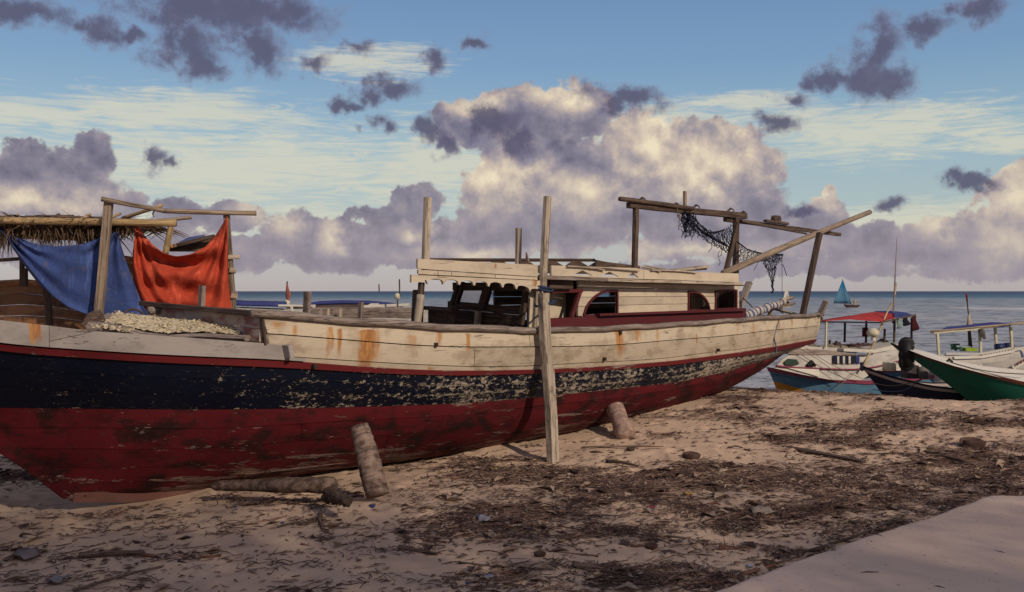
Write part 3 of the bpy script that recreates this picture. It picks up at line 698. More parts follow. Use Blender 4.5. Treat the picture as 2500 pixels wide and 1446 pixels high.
# ------------------------------------------------------------------ cabin
VC = .80                                       # half breadth of the cabin
def cb(px, py, v=-VC): return bpt(px, py, v)
def wall_piece(name, ua, ub_, lo, hi, v, th, mat, holes=(), parent=boat, n=None, **k):
    """board in the plane v with curved edges and holes; lo, hi and the holes' edges are functions of u"""
    cuts = set(np.linspace(ua, ub_, n or max(8, int((ub_ - ua) / .06))))
    for h in holes:
        cuts |= {c_ for c_ in np.linspace(h[0], h[1], 13) if ua <= c_ <= ub_}
    cuts = sorted(cuts); g = G(); done = []
    def quad(x0, x1, a0, b0_, a1, b1):
        if b0_ - a0 < 1e-4 and b1 - a1 < 1e-4: return
        v_ = [(x0, v, a0), (x1, v, a1), (x1, v, b1), (x0, v, b0_), (x0, v + th, a0), (x1, v + th, a1), (x1, v + th, b1), (x0, v + th, b0_)]
        g.add(v_, [(0, 1, 2, 3), (7, 6, 5, 4), (0, 4, 5, 1), (3, 2, 6, 7), (0, 3, 7, 4), (1, 5, 6, 2)])
    for x0, x1 in zip(cuts[:-1], cuts[1:]):
        if x1 - x0 < 1e-5: continue
        l0, l1, h0, h1 = lo(x0), lo(x1), hi(x0), hi(x1); hh = None
        for h in holes:
            if h[0] - 1e-6 <= x0 and x1 <= h[1] + 1e-6: hh = h
        if hh is not None and hh[2]((x0 + x1) / 2) <= lo((x0 + x1) / 2) + 1e-3 and hh[3]((x0 + x1) / 2) >= hi((x0 + x1) / 2) - 1e-3:
            if g.v: done.append(g); g = G()
            continue
        if hh is None: quad(x0, x1, l0, h0, l1, h1)
        else:
            a0, a1 = np.clip(hh[2](x0), l0, h0), np.clip(hh[2](x1), l1, h1); c0, c1_ = np.clip(hh[3](x0), l0, h0), np.clip(hh[3](x1), l1, h1)
            quad(x0, x1, l0, a0, l1, a1); quad(x0, x1, c0, h0, c1_, h1)
    for g2 in done: g2.put(name, mat, parent, FR=BF, axis=(1, 0, 0), fix=False, **k)
    if not g.v: return None
    return g.put(name, mat, parent, FR=BF, axis=(1, 0, 0), fix=False, **k)
def fn(px_pts, v=-VC):
    q = sorted((bpt(a, b_, v).x, bpt(a, b_, v).z) for a, b_ in px_pts); xu = [p[0] for p in q]; zz = [p[1] for p in q]
    return lambda u: float(np.interp(u, xu, zz))
base = fn([(1340, 775), (1400, 773), (1460, 770), (1560, 764), (1700, 759), (1810, 754)])
eave = fn([(1340, 680), (1500, 686), (1700, 692), (1805, 695)])
def arc_hole(pxa, pxb, bottom, top, left_curve):
    ua, ub_ = cb(pxa, bottom).x, cb(pxb, bottom).x
    lo = fn([(pxa, bottom), (pxb, bottom)]) ; zt = cb(pxb if left_curve else pxa, top).z
    def hi(u):
        q = (u - ua) / (ub_ - ua); q = q if left_curve else 1 - q
        return lo(u) + (zt - lo(u)) * min(1, (max(0., 1 - (1 - min(q / .82, 1)) ** 2)) ** .62)
    return (ua, ub_, lo, hi)
H1 = arc_hole(1424, 1506, 771, 710, True); H2 = arc_hole(1680, 1732, 758, 713, False)
H3 = (cb(1746, 756).x, cb(1797, 753).x, fn([(1746, 756), (1797, 753)]), fn([(1746, 712), (1797, 709)]))
uL = cb(1412, 740).x; uR = cb(1805, 740).x
seams = [1.0, .78, .52, .26, 0.]
for k in range(4):
    for (a, b_) in ((uL, cb(1585 + 17 * k, 730).x), (cb(1585 + 17 * k, 730).x, uR)):
        f0, f1 = seams[k + 1], seams[k]
        wall_piece('plank', a + .002, b_ - .002, (lambda f: lambda u: base(u) + (eave(u) - base(u)) * f + .003)(f0), (lambda f: lambda u: base(u) + (eave(u) - base(u)) * f - .003)(f1),
                   -VC + .004 * (k % 2), .03, M_cab, holes=[h for h in (H1, H2, H3) if h[1] > a and h[0] < b_])
def outline(name, h, mat, closed=True, r=.018, v=-VC - .006):
    ua, ub_, lo, hi = h; up_ = [Vector((u, v, hi(u))) for u in np.linspace(ua, ub_, 14)]; dn = [Vector((u, v, lo(u))) for u in (ub_, ua)]
    pts = [dn[1]] + up_ + dn + ([] if True else [])
    g = G()
    for a, b_ in zip(pts[:-1], pts[1:]):
        if (b_ - a).length > .004: g.beam(a, b_, .03, r * 1.7, up=(b_ - a).cross(Vector((0, 1, 0))).normalized(), segs=1, rough=0)
    return g.put(name, mat, boat, FR=BF)
for h in (H1, H2, H3): outline('window_frame', h, M_maroon)
# far side wall with a window whose light is seen through the near one
farbase = lambda u: base(u) - .02
FH1 = (cb(1424, 760, VC).x - .2, cb(1487, 760, VC).x, lambda u: base(u) + .21, lambda u: eave(u) - .1)
FH2 = (cb(1676, 750, VC).x, cb(1735, 750, VC).x, lambda u: base(u) + .12, lambda u: eave(u) - .08)
for k in range(4):
    f0, f1 = seams[k + 1], seams[k]
    wall_piece('plank', uL, uR + .2, (lambda f: lambda u: base(u) + (eave(u) - base(u)) * f + .003)(f0), (lambda f: lambda u: base(u) + (eave(u) - base(u)) * f - .003)(f1), VC - .03, .03, M_grey, holes=[FH1])
# aft bulkhead of the cabin, four upright boards and a bench edge inside
for k in range(5):
    ya, yb = -VC + .06 + k * (2 * VC - .1) / 5, -VC + .06 + (k + 1) * (2 * VC - .1) / 5 - .006; ue = uR - .04
    G().slab([(ue, ya, base(ue) - .3), (ue, yb, base(ue) - .3), (ue, yb, eave(ue)), (ue, ya, eave(ue))], (.025, 0, 0)).put('board', M_grey if k % 2 else M_brown, boat, FR=BF, axis=(0, 0, 1))
timber('bench_rail', (uL + .3, .1, base(uL) + .02), (uR - .1, .1, base(uR) + .02), .05, .09, M_brown, boat, BF)
# maroon coaming under the cabin
for (a, b_, dz_) in ((cb(1335, 775).x, cb(1460, 770).x, 0), (cb(1460, 770).x, cb(1815, 757).x, .02)):
    wall_piece('coaming', a, b_ - .003, lambda u: base(u) - .42, (lambda d_: lambda u: base(u) + d_)(dz_ - .01), -VC - .05, .06, M_maroon)
timber('coaming_cap', cb(1458, 769, -VC - .06), cb(1815, 757, -VC - .06), .10, .035, M_maroon, boat, BF, segs=10, rough=.06)
# slanting door edge with maroon trim and the pale inner lining behind it
timber('door_trim', cb(1416, 711, -VC - .02), cb(1395, 775, -VC - .02), .05, .05, M_maroon, boat, BF, up=(0, 1, 0))
timber('door_lintel', cb(1345, 712, -VC - .02), cb(1420, 710, -VC - .02), .05, .045, M_maroon, boat, BF)
G().slab([upt(1290, 700, cb(1300, 740, -.72).x), upt(1290, 800, cb(1300, 740, -.72).x), cb(1405, 800, -.45), cb(1405, 700, -.45)], (0, .03, 0)).put('inner_panel', M_cab, boat, FR=BF)
G().slab([cb(1405, 700, -.45), cb(1405, 800, -.45), cb(1416, 800, -VC + .03), cb(1416, 704, -VC + .03)], (.02, .02, 0)).put('inner_panel', M_cab, boat, FR=BF)
# dark beam end above the opening
timber('roof_beam', cb(1335, 694, -.86), cb(1392, 694, -.86), .10, .13, M_brown, boat, BF)
timber('post', cb(1310, 712, -.8), cb(1305, 800, -.8), .055, .055, M_greyl, boat, BF, up=(1, 0, 0), label='slim pale post left of the tall prop')
# front of the wheelhouse: dark leaning frames with two openings
UW = cb(1285, 740, -.72).x
def wp(px, py, du=0): return upt(px, py, UW + du)
for (a, b_, w_) in (((1122, 690), (1104, 742), .06), ((1132, 690), (1115, 742), .05), ((1192, 692), (1174, 752), .10), ((1200, 692), (1183, 752), .05), ((1286, 698), (1272, 792), .07)):
    timber('frame_post', wp(*a), wp(*b_), w_, .06, M_brown, boat, BF, up=(1, 0, 0))
for (a, b_, h_) in (((1108, 700), (1290, 700), .11), ((1096, 744), (1275, 760), .10), ((1100, 765), (1272, 782), .12), ((1094, 778), (1272, 796), .10)):
    timber('frame_rail', wp(*a, .02), wp(*b_, .02), .05, h_, M_brown, boat, BF)
timber('post', wp(1168, 760, -.12), wp(1164, 800, -.12), .075, .06, M_greyl, boat, BF, up=(1, 0, 0))
m, tt, b = new_mat('dusty_glass'); b.inputs['Transmission Weight'].default_value = .9; b.inputs['Roughness'].default_value = .12; b.inputs['Base Color'].default_value = (.75, .75, .8, 1); M_glass = m
G().slab([wp(1132, 700, .05), wp(1116, 742, .05), wp(1174, 750, .05), wp(1190, 702, .05)], (.006, 0, 0)).put('window_pane', M_glass, boat, FR=BF)
# star shaped cut-out cross seen in the window: pale sticker
stc = wp(1155, 722, .03)
g = G(); pts = []
for k in range(10):
    r_ = .10 if k % 2 == 0 else .04; a = math.pi / 2 + k * math.pi / 5
    pts.append(stc + Vector((0, -math.cos(a) * r_ * .6, math.sin(a) * r_)))

G().slab([wp(1045, 758, -.4), wp(1045, 790, -.4), wp(1110, 800, -.4), wp(1110, 762, -.4)], (.04, 0, 0)).put('side_box', M_brown, boat, FR=BF)
timber('frame_rail', wp(1040, 752, -.42), wp(1112, 757, -.42), .12, .05, M_brown, boat, BF)
# back wall of wheelhouse keeps it dark
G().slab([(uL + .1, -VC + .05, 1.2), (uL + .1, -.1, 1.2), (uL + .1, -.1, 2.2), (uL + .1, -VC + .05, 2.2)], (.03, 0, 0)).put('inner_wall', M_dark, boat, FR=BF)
# roof: deck slab with fascia, eave batten, rails with diamond fretwork
VR = .95
rt = fn([(1020, 660), (1330, 676), (1500, 680), (1700, 686), (1812, 690)], -VR); uRa, uRb = bpt(1020, 660, -VR).x, bpt(1812, 690, -VR).x
nb = 10
for j in range(nb):
    y0_, y1_ = -VR + 2 * VR * j / nb + .004, -VR + 2 * VR * (j + 1) / nb - .004
    ua = bpt(1024, 650, y1_).x; zo = .10 if False else 0
    G().slab([(ua, y0_, rt(ua)), (uRb, y0_, rt(uRb)), (uRb, y0_, rt(uRb) - .03), (ua, y0_, rt(ua) - .03)], (0, y1_ - y0_, 0)).put('plank', M_grey, boat, FR=BF, axis=(1, 0, 0))
um = bpt(1313, 660, -VR - .03).x
# front part: high board, thin split board below, scalloped valance
wall_piece('side_board', bpt(1020, 650, -VR - .03).x, um, fn([(1020, 656), (1315, 676)], -VR - .03), fn([(1020, 632), (1315, 647)], -VR - .03), -VR - .03, .03, M_cab)
g_ = [bpt(p, 660, -VR - .025).x for p in (1022, 1070, 1103, 1210, 1313)]
for a, b_ in zip(g_[:-1], g_[1:]):
    wall_piece('batten', a + .004, b_ - .004, fn([(1020, 669), (1315, 684)], -VR - .025), fn([(1020, 658.5), (1315, 677.5)], -VR - .025), -VR - .022, .03, M_cab)
vt_, vb_ = fn([(1004, 671), (1325, 686)], -VR - .04), fn([(1004, 690), (1050, 688), (1140, 692), (1250, 699), (1325, 716)], -VR - .04)
uva, uvb = bpt(1004, 680, -VR - .04).x, bpt(1325, 690, -VR - .04).x
def scallop(u):
    q = (u - uva) / (uvb - uva) * 9; w_ = q % 1
    return vb_(u) + (.035 * math.sin(math.pi * w_) ** .6 - (.03 if w_ < .07 or w_ > .93 else 0)) * (0 if q < .8 else 1)
wall_piece('valance', uva, uvb, scallop, vt_, -VR - .045, .03, M_cab, n=110)
# roof end board, aft fascia with eave batten
uE = bpt(1021, 650, VR).x
G().slab([(uRa - .01, -VR - .02, rt(uRa) - .04), (uE, VR, rt(uE) - .04), (uE, VR, rt(uE) + .10), (uRa - .01, -VR - .02, rt(uRa) + .10)], (.03, 0, 0)).put('end_board', M_cab, boat, FR=BF, axis=(0, 1, 0))
um2 = bpt(1345, 660, -VR - .02).x; ufa = bpt(1572, 665, -VR - .02).x
lowf = fn([(1345, 674), (1500, 680), (1700, 686), (1812, 690)], -VR - .02)
topf = fn([(1345, 648), (1400, 650), (1560, 655), (1600, 661), (1690, 664), (1800, 668)], -VR - .02)
tri = []
for (pa, pb, py_, up_) in ((1397, 1447, 672, 1), (1464, 1512, 675, 1), (1530, 1560, 677, 1), (1397, 1436, 655, -1)):
    ua, ub_ = bpt(pa, py_, -VR - .02).x, bpt(pb, py_, -VR - .02).x; zb = bpt(pa, py_, -VR - .02).z; h_ = .065
    mid = (ua + ub_) / 2
    if up_ == 1: tri.append((ua, ub_, (lambda z_: lambda u: z_)(zb), (lambda z_, a, b_, m2: lambda u: z_ + h_ * (1 - abs(u - m2) / (b_ - a) * 2))(zb, ua, ub_, mid)))
    elif False: pass
wall_piece('fretwork_board', um2 + .01, ufa - .004, lambda u: lowf(u) + .004, topf, -VR - .02, .03, M_cab, holes=tri)
wall_piece('side_board', ufa, bpt(1803, 668, -VR - .02).x, lambda u: lowf(u) + .004, topf, -VR - .024, .03, M_cab)
timber('eave_batten', bpt(1330, 678, -VR - .05), bpt(1480, 684, -VR - .05), .05, .045, M_grey, boat, BF, segs=8, rough=.1)
timber('eave_batten', bpt(1481, 684, -VR - .052), bpt(1812, 693, -VR - .052), .05, .04, M_greyl, boat, BF, segs=10, rough=.12)
timber('eave_batten', bpt(1480, 689, -VR - .03), bpt(1814, 697, -VR - .03), .04, .02, M_brown, boat, BF, segs=6, rough=.1)
# thin curling battens on top of the fretwork
for (a, b_) in (((1385, 650), (1475, 660)), ((1440, 655), (1560, 662)), ((1560, 650), (1612, 664)), ((1590, 660), (1700, 666))):
    timber('batten', bpt(*a, -VR - .05), bpt(*b_, -VR - .05), .03, .016, M_greyl, boat, BF, bow=.012, segs=8)
# far fretwork rail, weathered brown with rows of openings
fa, fb = bpt(1035, 640, VR).x, bpt(1560, 650, VR).x
ftop = fn([(1035, 632), (1240, 634), (1450, 634), (1480, 640), (1560, 650)], VR); flo = fn([(1035, 662), (1560, 672)], VR)
tri = []
for k, pc in enumerate((1112, 1181, 1248, 1310, 1376, 1435)):
    ua, ub_ = bpt(pc - 19, 640, VR).x, bpt(pc + 19, 640, VR).x; mid = (ua + ub_) / 2
    tri.append((ua, ub_, (lambda m2, a, b_: lambda u: ftop(u) - .035 - .075 * (1 - abs(u - m2) / (b_ - a) * 2))(mid, ua, ub_), lambda u: ftop(u) - .035))
for k, pc in enumerate((1410, 1468, 1520)):
    ua, ub_ = bpt(pc - 14, 650, VR).x, bpt(pc + 14, 650, VR).x
wall_piece('fretwork_board', fa, fb, flo, ftop, VR - .02, .025, M_brown, holes=tri)
timber('top_rail', bpt(1033, 633, VR - .01), bpt(1450, 634, VR - .01), .05, .03, M_brown, boat, BF, segs=8)
# loose boards lying aft on the roof
for (a, b_, w_, mt) in (((1590, 668), (1716, 651), .22, M_greyl), ((1600, 664), (1712, 657), .2, M_brown), ((1575, 652), (1640, 662), .1, M_greyl)):
    timber('loose_board', bpt(*a, -.5), bpt(*b_, -.1), w_, .035, mt, boat, BF, segs=7)
timber('splinter', bpt(1288, 640, -.2), bpt(1285, 616, -.2), .06, .02, M_pole, boat, BF, up=(1, 0, 0), taper=.3)
# posts standing on the roof
timber('roof_post', bpt(1038, 660, -.86), bpt(1044, 482, -.86), .075, .06, M_greyl, boat, BF, up=(0, 1, 0), segs=10, rough=.05, label='tall squared post at the front corner of the roof')
timber('roof_post', bpt(1325, 700, -1.0), bpt(1337, 480, -1.0), .085, .07, M_greyl, boat, BF, up=(0, 1, 0), segs=10, rough=.05, label='tallest squared post, lashed to the prop below it')
timber('roof_post', bpt(1265, 650, -.5), bpt(1266, 557, -.5), .075, .05, M_greyl, boat, BF, up=(0, 1, 0), label='short flat roof post')
timber('awning_post', bpt(1029, 690, -.9), bpt(1026, 735, -.9), .062, .05, M_brown, boat, BF, up=(0, 1, 0))
stick('awning_post', bpt(1027, 720, -.9), bpt(1017, 800, -.9), .045, M_greyl, boat, BF)
stick('awning_post', bpt(1284, 690, .88), bpt(1288, 775, .88), .01, M_greyl, boat, BF)
# ------------------------------------------------------------------ gantry over the stern
VG = 0.
timber('gantry_post', bpt(1549, 660, VG), bpt(1553, 497, VG), .085, .07, M_brown, boat, BF, up=(0, 1, 0), segs=8, rough=.07)
stick('gantry_beam', bpt(1513, 486, VG - .06), bpt(1690, 510, VG - .06), .036, M_brown, boat, BF, bend=.01, rough=.1)
timber('gantry_beam', bpt(1534, 501, VG), bpt(1820, 529, VG), .08, .09, M_brown, boat, BF, segs=9, rough=.08)
timber('gantry_beam', bpt(1640, 508, VG + .07), bpt(1816, 524, VG + .07), .05, .06, M_brown, boat, BF, segs=6, rough=.08)
timber('gantry_beam', bpt(1770, 536, VG + .06), bpt(2050, 573, VG + .06), .075, .07, M_brown, boat, BF, segs=9, rough=.09)
stick('gantry_beam', bpt(1810, 540, VG - .04), bpt(1969, 571, VG - .04), .032, M_brown, boat, BF, rough=.1, r1=.018)
timber('stub_post', bpt(1672, 514, VG), bpt(1672, 467, VG), .05, .05, M_pole, boat, BF, up=(0, 1, 0))
timber('gantry_post', bpt(1796, 676, VG), bpt(1797, 527, VG), .10, .08, M_brown, boat, BF, up=(0, 1, 0), segs=9, rough=.07)
timber('gantry_post', bpt(1772, 664, VG - .07), bpt(1800, 545, VG - .07), .09, .06, M_brown, boat, BF, up=(0, 1, 0), segs=9, rough=.07)
timber('gantry_post', bpt(1958, 775, -.45), bpt(2001, 570, -.45), .10, .09, M_brown, boat, BF, up=(0, 1, 0), segs=9, rough=.05)
stick('boom', bpt(1766, 668, -.12), bpt(2124, 518, -.12), .062, M_pole, boat, BF, r1=.050, n=10, segs=12, rough=.05, bend=.03)
g = G().beam(bpt(1868, 539, VG), bpt(1922, 547, VG), .07, .045); c0 = bpt(1895, 536, VG)
o_blk = g.put('pulley_base', M_brown, boat, FR=BF)
g = G()
for s_ in (-1, 1):
    g.tube([c0 + Vector((s_ * .055, -.04, .0)), c0 + Vector((s_ * .055, .04, .0))], .075, 10)
g.put('pulley', M_brown, boat, FR=BF)
for pc, py_ in ((1568, 495), (1651, 508), (1700, 512), (1784, 520), (1815, 527)):
    c_ = bpt(pc, py_, VG)
    rope('lashing', [c_ + Vector((.02 * math.sin(k * 1.4), math.cos(k * 1.57) * .062, math.sin(k * 1.57) * .065 + .003 * k)) for k in range(10)], .008, M_rope, boat, BF)
rope('rope_hook', [bpt(1653, 505, -.07), bpt(1654, 525, -.07), bpt(1657, 532, -.07), bpt(1659, 520, -.07), bpt(1657, 562, -.07)], .008, M_rope, boat, BF)
# aft timber heads, tiller and bits
timber('post', bpt(1800, 765, .35), bpt(1829, 690, .35), .12, .07, M_grey, boat, BF, up=(1, 0, 0))
timber('post', upt(2000, 772, U1 - .1), upt(2017, 735, U1 - .1), .09, .07, M_grey, boat, BF, up=(1, 0, 0))
timber('rudder_head', upt(2006, 775, U1 + .02), upt(1988, 818, U1 + .02), .05, .06, M_brown, boat, BF, up=(1, 0, 0), taper=.6)
timber('post', bpt(1882, 748, -.3), bpt(1878, 785, -.3), .07, .06, M_pole, boat, BF, up=(1, 0, 0))
timber('loose_board', bpt(1880, 752, .1), bpt(1945, 768, -.2), .30, .025, M_greyl, boat, BF)
timber('loose_board', bpt(1905, 752, .3), bpt(1938, 742, .3), .08, .03, M_pole, boat, BF)
rope('stay', [bpt(1814, 728, .3), bpt(1837, 750, 0)], .010, M_dark, boat, BF)
rope('stay', [bpt(1880, 744, -.1), bpt(1912, 765, -.4)], .010, M_dark, boat, BF)
rope('hanging_line', [bpt(1909, 622, -.12), bpt(1909.5, 700, -.3), bpt(1910, 762, -.6)], .005, M_dark, boat, BF)
rope('hanging_line', [bpt(1908, 648, -.12), bpt(1912, 648, -.14), bpt(1921, 674, -.14)], .007, M_dark, boat, BF)
rope('blue_cord', [bpt(1893, 772, -.93), bpt(1895, 800, -.985), bpt(1890, 825, -.99), bpt(1896, 850, -.99), bpt(1893, 868, -.98)], .012, plain('faded_blue_cord', (.12, .12, .2)), boat, BF)
rope('blue_cord', [bpt(1903, 772, -.93), bpt(1899, 790, -.98), bpt(1892, 815, -.99)], .008, M_blue_rope, boat, BF)
# small fittings on the topsides
for (px, py_) in ((1477, 877), (1755, 855), (1065, 842), (1325, 860), (770, 895), (1515, 813)):
    for _ in range(1):
        p = bpt(px, py_, -1.2); u = p.x; v = -(v0(u) + .03); p = bpt(px, py_, v)
        G().box((p.x - .02, v - .012, p.z - .022), (p.x + .02, v + .03, p.z + .022)).put('iron_fitting', M_dark, boat, FR=BF)
cords = [bpt(1333, 745 + k * 1.2, -1.36 + .0 * k) for k in range(3)]

# ================================================================== things on and around the boat
# cream drying shell chips on a board, on the foredeck
M_chip = plain('drying_chips_cream', (.62, .52, .36), .9, var=.12, scale=20, bump=.5)
A0, A1 = P(222, 792, 10.0), P(604, 822, 9.35); B0, B1 = P(262, 764, 10.6), P(600, 803, 9.75)
bd = empty('drying_board', 'weathered hollowed board on the foredeck carrying a spread of cream chips', 'board', tr(A0.lerp(A1, .5)))
def bq(a, b_):
    lo = A0.lerp(A1, a) + Vector((0, 0, .06 * math.sin(math.pi * a) * -1 + .015 * math.sin(a * 11))); hi = B0.lerp(B1, a); return lo.lerp(hi, b_)
g = [[bq(i / 14, j / 5) for j in range(6)] for i in range(15)]
gg = [[p - Vector((0, 0, .03)) for p in r] for r in g]
Gd = G().sheet(g).sheet(gg); 
Gd.put('tray_board', M_grey, bd, axis=A1 - A0, smooth=False)
for k, (dz_, w_) in enumerate(((.0, .06), (-.07, .05), (-.13, .05))):
    pts = [bq(i / 12, 0) + Vector((0, -.012 * k, dz_)) for i in range(13) if i < 13 - 4 * k]
    G().tube(pts, w_, 6, flat=.55, rough=.15).put('edge_plank', M_brown if k else M_grey, bd, axis=A1 - A0)
timber('support_board', P(218, 805, 10.0), P(330, 812, 9.9), .12, .10, M_grey, bd)
G().tube([P(205, 800, 10.05), P(228, 778, 10.1), P(250, 770, 10.15)], .06, 7, rough=.3).put('edge_plank', M_brown, bd)
g = [[bq(.08 + .88 * i / 90, .12 + .84 * j / 16) + Vector((0, 0, .012 + .03 * float(fbm(np.array([i * .37]), np.array([j * .6]))[0]))) for j in range(17)] for i in range(91)]
ch = G().sheet(g)
rc = random.Random(8)
for _ in range(750):
    p = bq(rc.uniform(.07, .95), rc.uniform(.08, .97)) + Vector((0, 0, .03 + rc.uniform(-.008, .012))); s_ = rc.uniform(.008, .026)
    d1 = Vector((rc.uniform(-1, 1), rc.uniform(-1, 1), rc.uniform(-.5, .5))).normalized() * s_; d2 = Vector((rc.uniform(-1, 1), rc.uniform(-1, 1), rc.uniform(-.1, .4))).normalized() * s_ * .7
    ch.add([p - d1, p + d2, p + d1, p - d2 + Vector((0, 0, .008))], [(0, 1, 2, 3)])
tag(ch.put('drying_chips', M_chip, fix=False), 'cream flakes spread to dry on the hollowed board', None, kind='stuff')
# small spill of chips on the bow rail
sp_ = G()
for _ in range(160):
    a = rc.random(); p = P(232 + 90 * a, 800 + 12 * a + rc.uniform(-3, 3), 9.75 - .25 * a) + Vector((0, rc.uniform(-.12, .12), .02)); s_ = rc.uniform(.01, .03)
    d1 = Vector((rc.uniform(-1, 1), rc.uniform(-1, 1), 0)) * s_; d2 = Vector((rc.uniform(-1, 1), rc.uniform(-1, 1), rc.uniform(0, .8))) * s_
    sp_.add([p - d1, p + d2, p + d1, p - d2], [(0, 1, 2, 3)])
tag(sp_.put('spilled_chips', M_chip, fix=False), 'cream flakes spilled along the grey bow rail', None, kind='stuff')
# prop: two timbers lashed to the side
gp = lambda px, py, Y: P(px, py, Y)
pb_ = bpt(1341, 1112, -1.42); 
prop = empty('timber_prop', 'tall squared timber leaning on the hull amidships and lashed with blue rope', 'prop', BF @ tr(bpt(1340, 1108, -1.75)))
# near the sand it stands farther out than at the rail
top_, mid_, bot_ = bpt(1327, 716, -1.385), bpt(1337, 900, -1.42), bpt(1351, 1114, -1.60)
timber('upper_timber', mid_ + (top_ - mid_) * -.02, top_, .118, .095, M_greyl, prop, BF, up=(0, 1, 0), segs=12, rough=.07, bow=.012)
timber('lower_timber', bot_ - Vector((0, 0, .25)), bpt(1337, 892, -1.43), .122, .10, M_greyl, prop, BF, up=(0, 1, 0), segs=14, rough=.06, bow=-.015)
timber('filler_timber', bpt(1339, 985, -1.42), bpt(1331, 890, -1.38), .07, .09, M_grey, prop, BF, up=(0, 1, 0))
for k, py_ in enumerate((740, 743, 712)):
    c_ = bpt(1329, py_, -1.33); g = []
    for i in range(15): a = i * .75; g.append(c_ + Vector((math.cos(a) * .085, math.sin(a) * .085 - .02, .004 * i + .02 * math.sin(a))))
    rope('rope_lashing', g, .012, M_blue_rope, prop, BF)
rope('rope_lashing', [bpt(1322, 745, -1.4), bpt(1308, 748, -1.2), bpt(1306, 742, -.9)], .014, M_blue_rope, prop, BF)
rope('rope_lashing', [bpt(1338, 742, -1.4), bpt(1352, 736, -1.2), bpt(1358, 735, -.9)], .014, M_blue_rope, prop, BF)
# palm log prop at the bow, lying log, short round log
def logobj(name, p0, p1, r0, r1, mat, label, cat, rough=.1, n=16, segs=16, rings=False, flat=1.):
    p0, p1 = Vector(p0), Vector(p1); pts = [p0.lerp(p1, i / segs) for i in range(segs + 1)]
    rad = [(r0 + (r1 - r0) * i / segs) * (1 + (.022 * math.sin(i * 2.4) - .0008 * (i - 8) ** 2 if rings else .06 * math.sin(i * .5) + (-.35 if i in (0, segs) else 0))) for i in range(segs + 1)]
    return tag(G().tube(pts, rad, n, flat=flat, rough=rough).put(name, mat, None, axis=p1 - p0, smooth=True), label, cat)
def barkmat(name, c1, c2, ringy=0.):
    m, tt, b = new_mat(name); co = tt.n('TexCoord', 3)
    n = tt.noise(co, 14, 6, .65); w = tt.noise(tt.scale(co, 26, 3, 3), 1, 5, .6, .5)
    k = tt.m('ADD', tt.m('MULTIPLY', n, 1 - ringy), tt.m('MULTIPLY', w, ringy))
    finish(tt, b, tt.mix(tt.ss(k, .38, .62), c1, c2), .9, k, .03, .9, .1); return m
M_palm = barkmat('palm_bark', (.08, .05, .04), (.29, .205, .165), .5); M_log = barkmat('smooth_log', (.22, .14, .115), (.42, .29, .235), .25); M_stone = barkmat('rough_log', (.075, .048, .037), (.20, .135, .105), .1)
Y1 = 9.35
pl = logobj('palm_log_prop', P(922, 1210, Y1 - .12), P(878, 1040, Y1 + .10), .115, .108, M_palm, 'ringed palm trunk log propping the red hull near the bow', 'log', .045, rings=True, n=20, segs=24)
timber('plank_wedge', P(940, 1196, Y1 - .05), P(916, 1085, Y1 + .12), .05, .03, M_brown, None, up=(1, 0, 0)); o_ = bpy.context.scene.collection.objects[-1]
tag(o_, 'dark stake standing beside the palm log prop', 'stake')
logobj('round_log_prop', P(1530, 1068, 12.55), P(1500, 993, 12.95), .125, .115, M_log, 'short smooth round log wedged under the hull towards the stern', 'log', .03)
logobj('lying_log', P(520, 1186, 9.32), P(815, 1184, 8.98), .07, .13, M_stone, 'thick pale log lying on the sand under the bow', 'log', .08, flat=.62, n=20, segs=26)
o_ = logobj('driftwood_stump', P(800, 1205, 8.7), P(852, 1228, 8.45), .075, .04, M_brown, 'dark broken root end beside the pale lying log', 'driftwood', .35)
0 and tag(G().tube([P(1030, 1108, 11.2), P(1100, 1100, 11.3), P(1160, 1112, 11.2)], [.10, .17, .09], 14, flat=.6, rough=.06).put('sand_mound', SAND, smooth=True), 'low rounded sand mound in the shadow under the hull', None, kind='structure')
# striped cloth wrapped round the tiller poles
m, tt, b = new_mat('striped_cloth'); co = tt.n('TexCoord', 3); wv_ = tt.n('TexWave', 1, Vector=co, Scale=2.2, Distortion=1.6, Detail=2.)
finish(tt, b, tt.mix(tt.ss(wv_, .45, .62), (.50, .42, .36, 1), (.10, .12, .20, 1)), .9, tt.noise(co, 30), .02, .8, .1)
M_stripe = m
a_, b_ = bpt(1806, 777, -.62), bpt(1913, 737, -.45)
roll = empty('tiller_bundle', 'poles wrapped in blue and white striped cloth on the aft rail', 'bundle', BF @ tr(a_.lerp(b_, .5)))
pts = [a_.lerp(b_, i / 16) + Vector((0, 0, .012 * math.sin(i * 1.3))) for i in range(17)]
G().tube(pts, [.085 + .012 * math.sin(i * 2.1) - .002 * i for i in range(17)], 12, rough=.07).put('cloth_wrap', M_stripe, roll, FR=BF, axis=b_ - a_, smooth=True)
stick('pole', a_.lerp(b_, .6), bpt(1927, 728, -.45), .034, M_pole, roll, BF)
stick('pole', a_.lerp(b_, .7) + Vector((0, .1, 0)), bpt(1936, 727, -.2), .03, M_pole, roll, BF)
stick('pole', a_.lerp(b_, .7) - Vector((0, -.1, .05)), bpt(1936, 741, -.2), .022, M_pole, roll, BF)
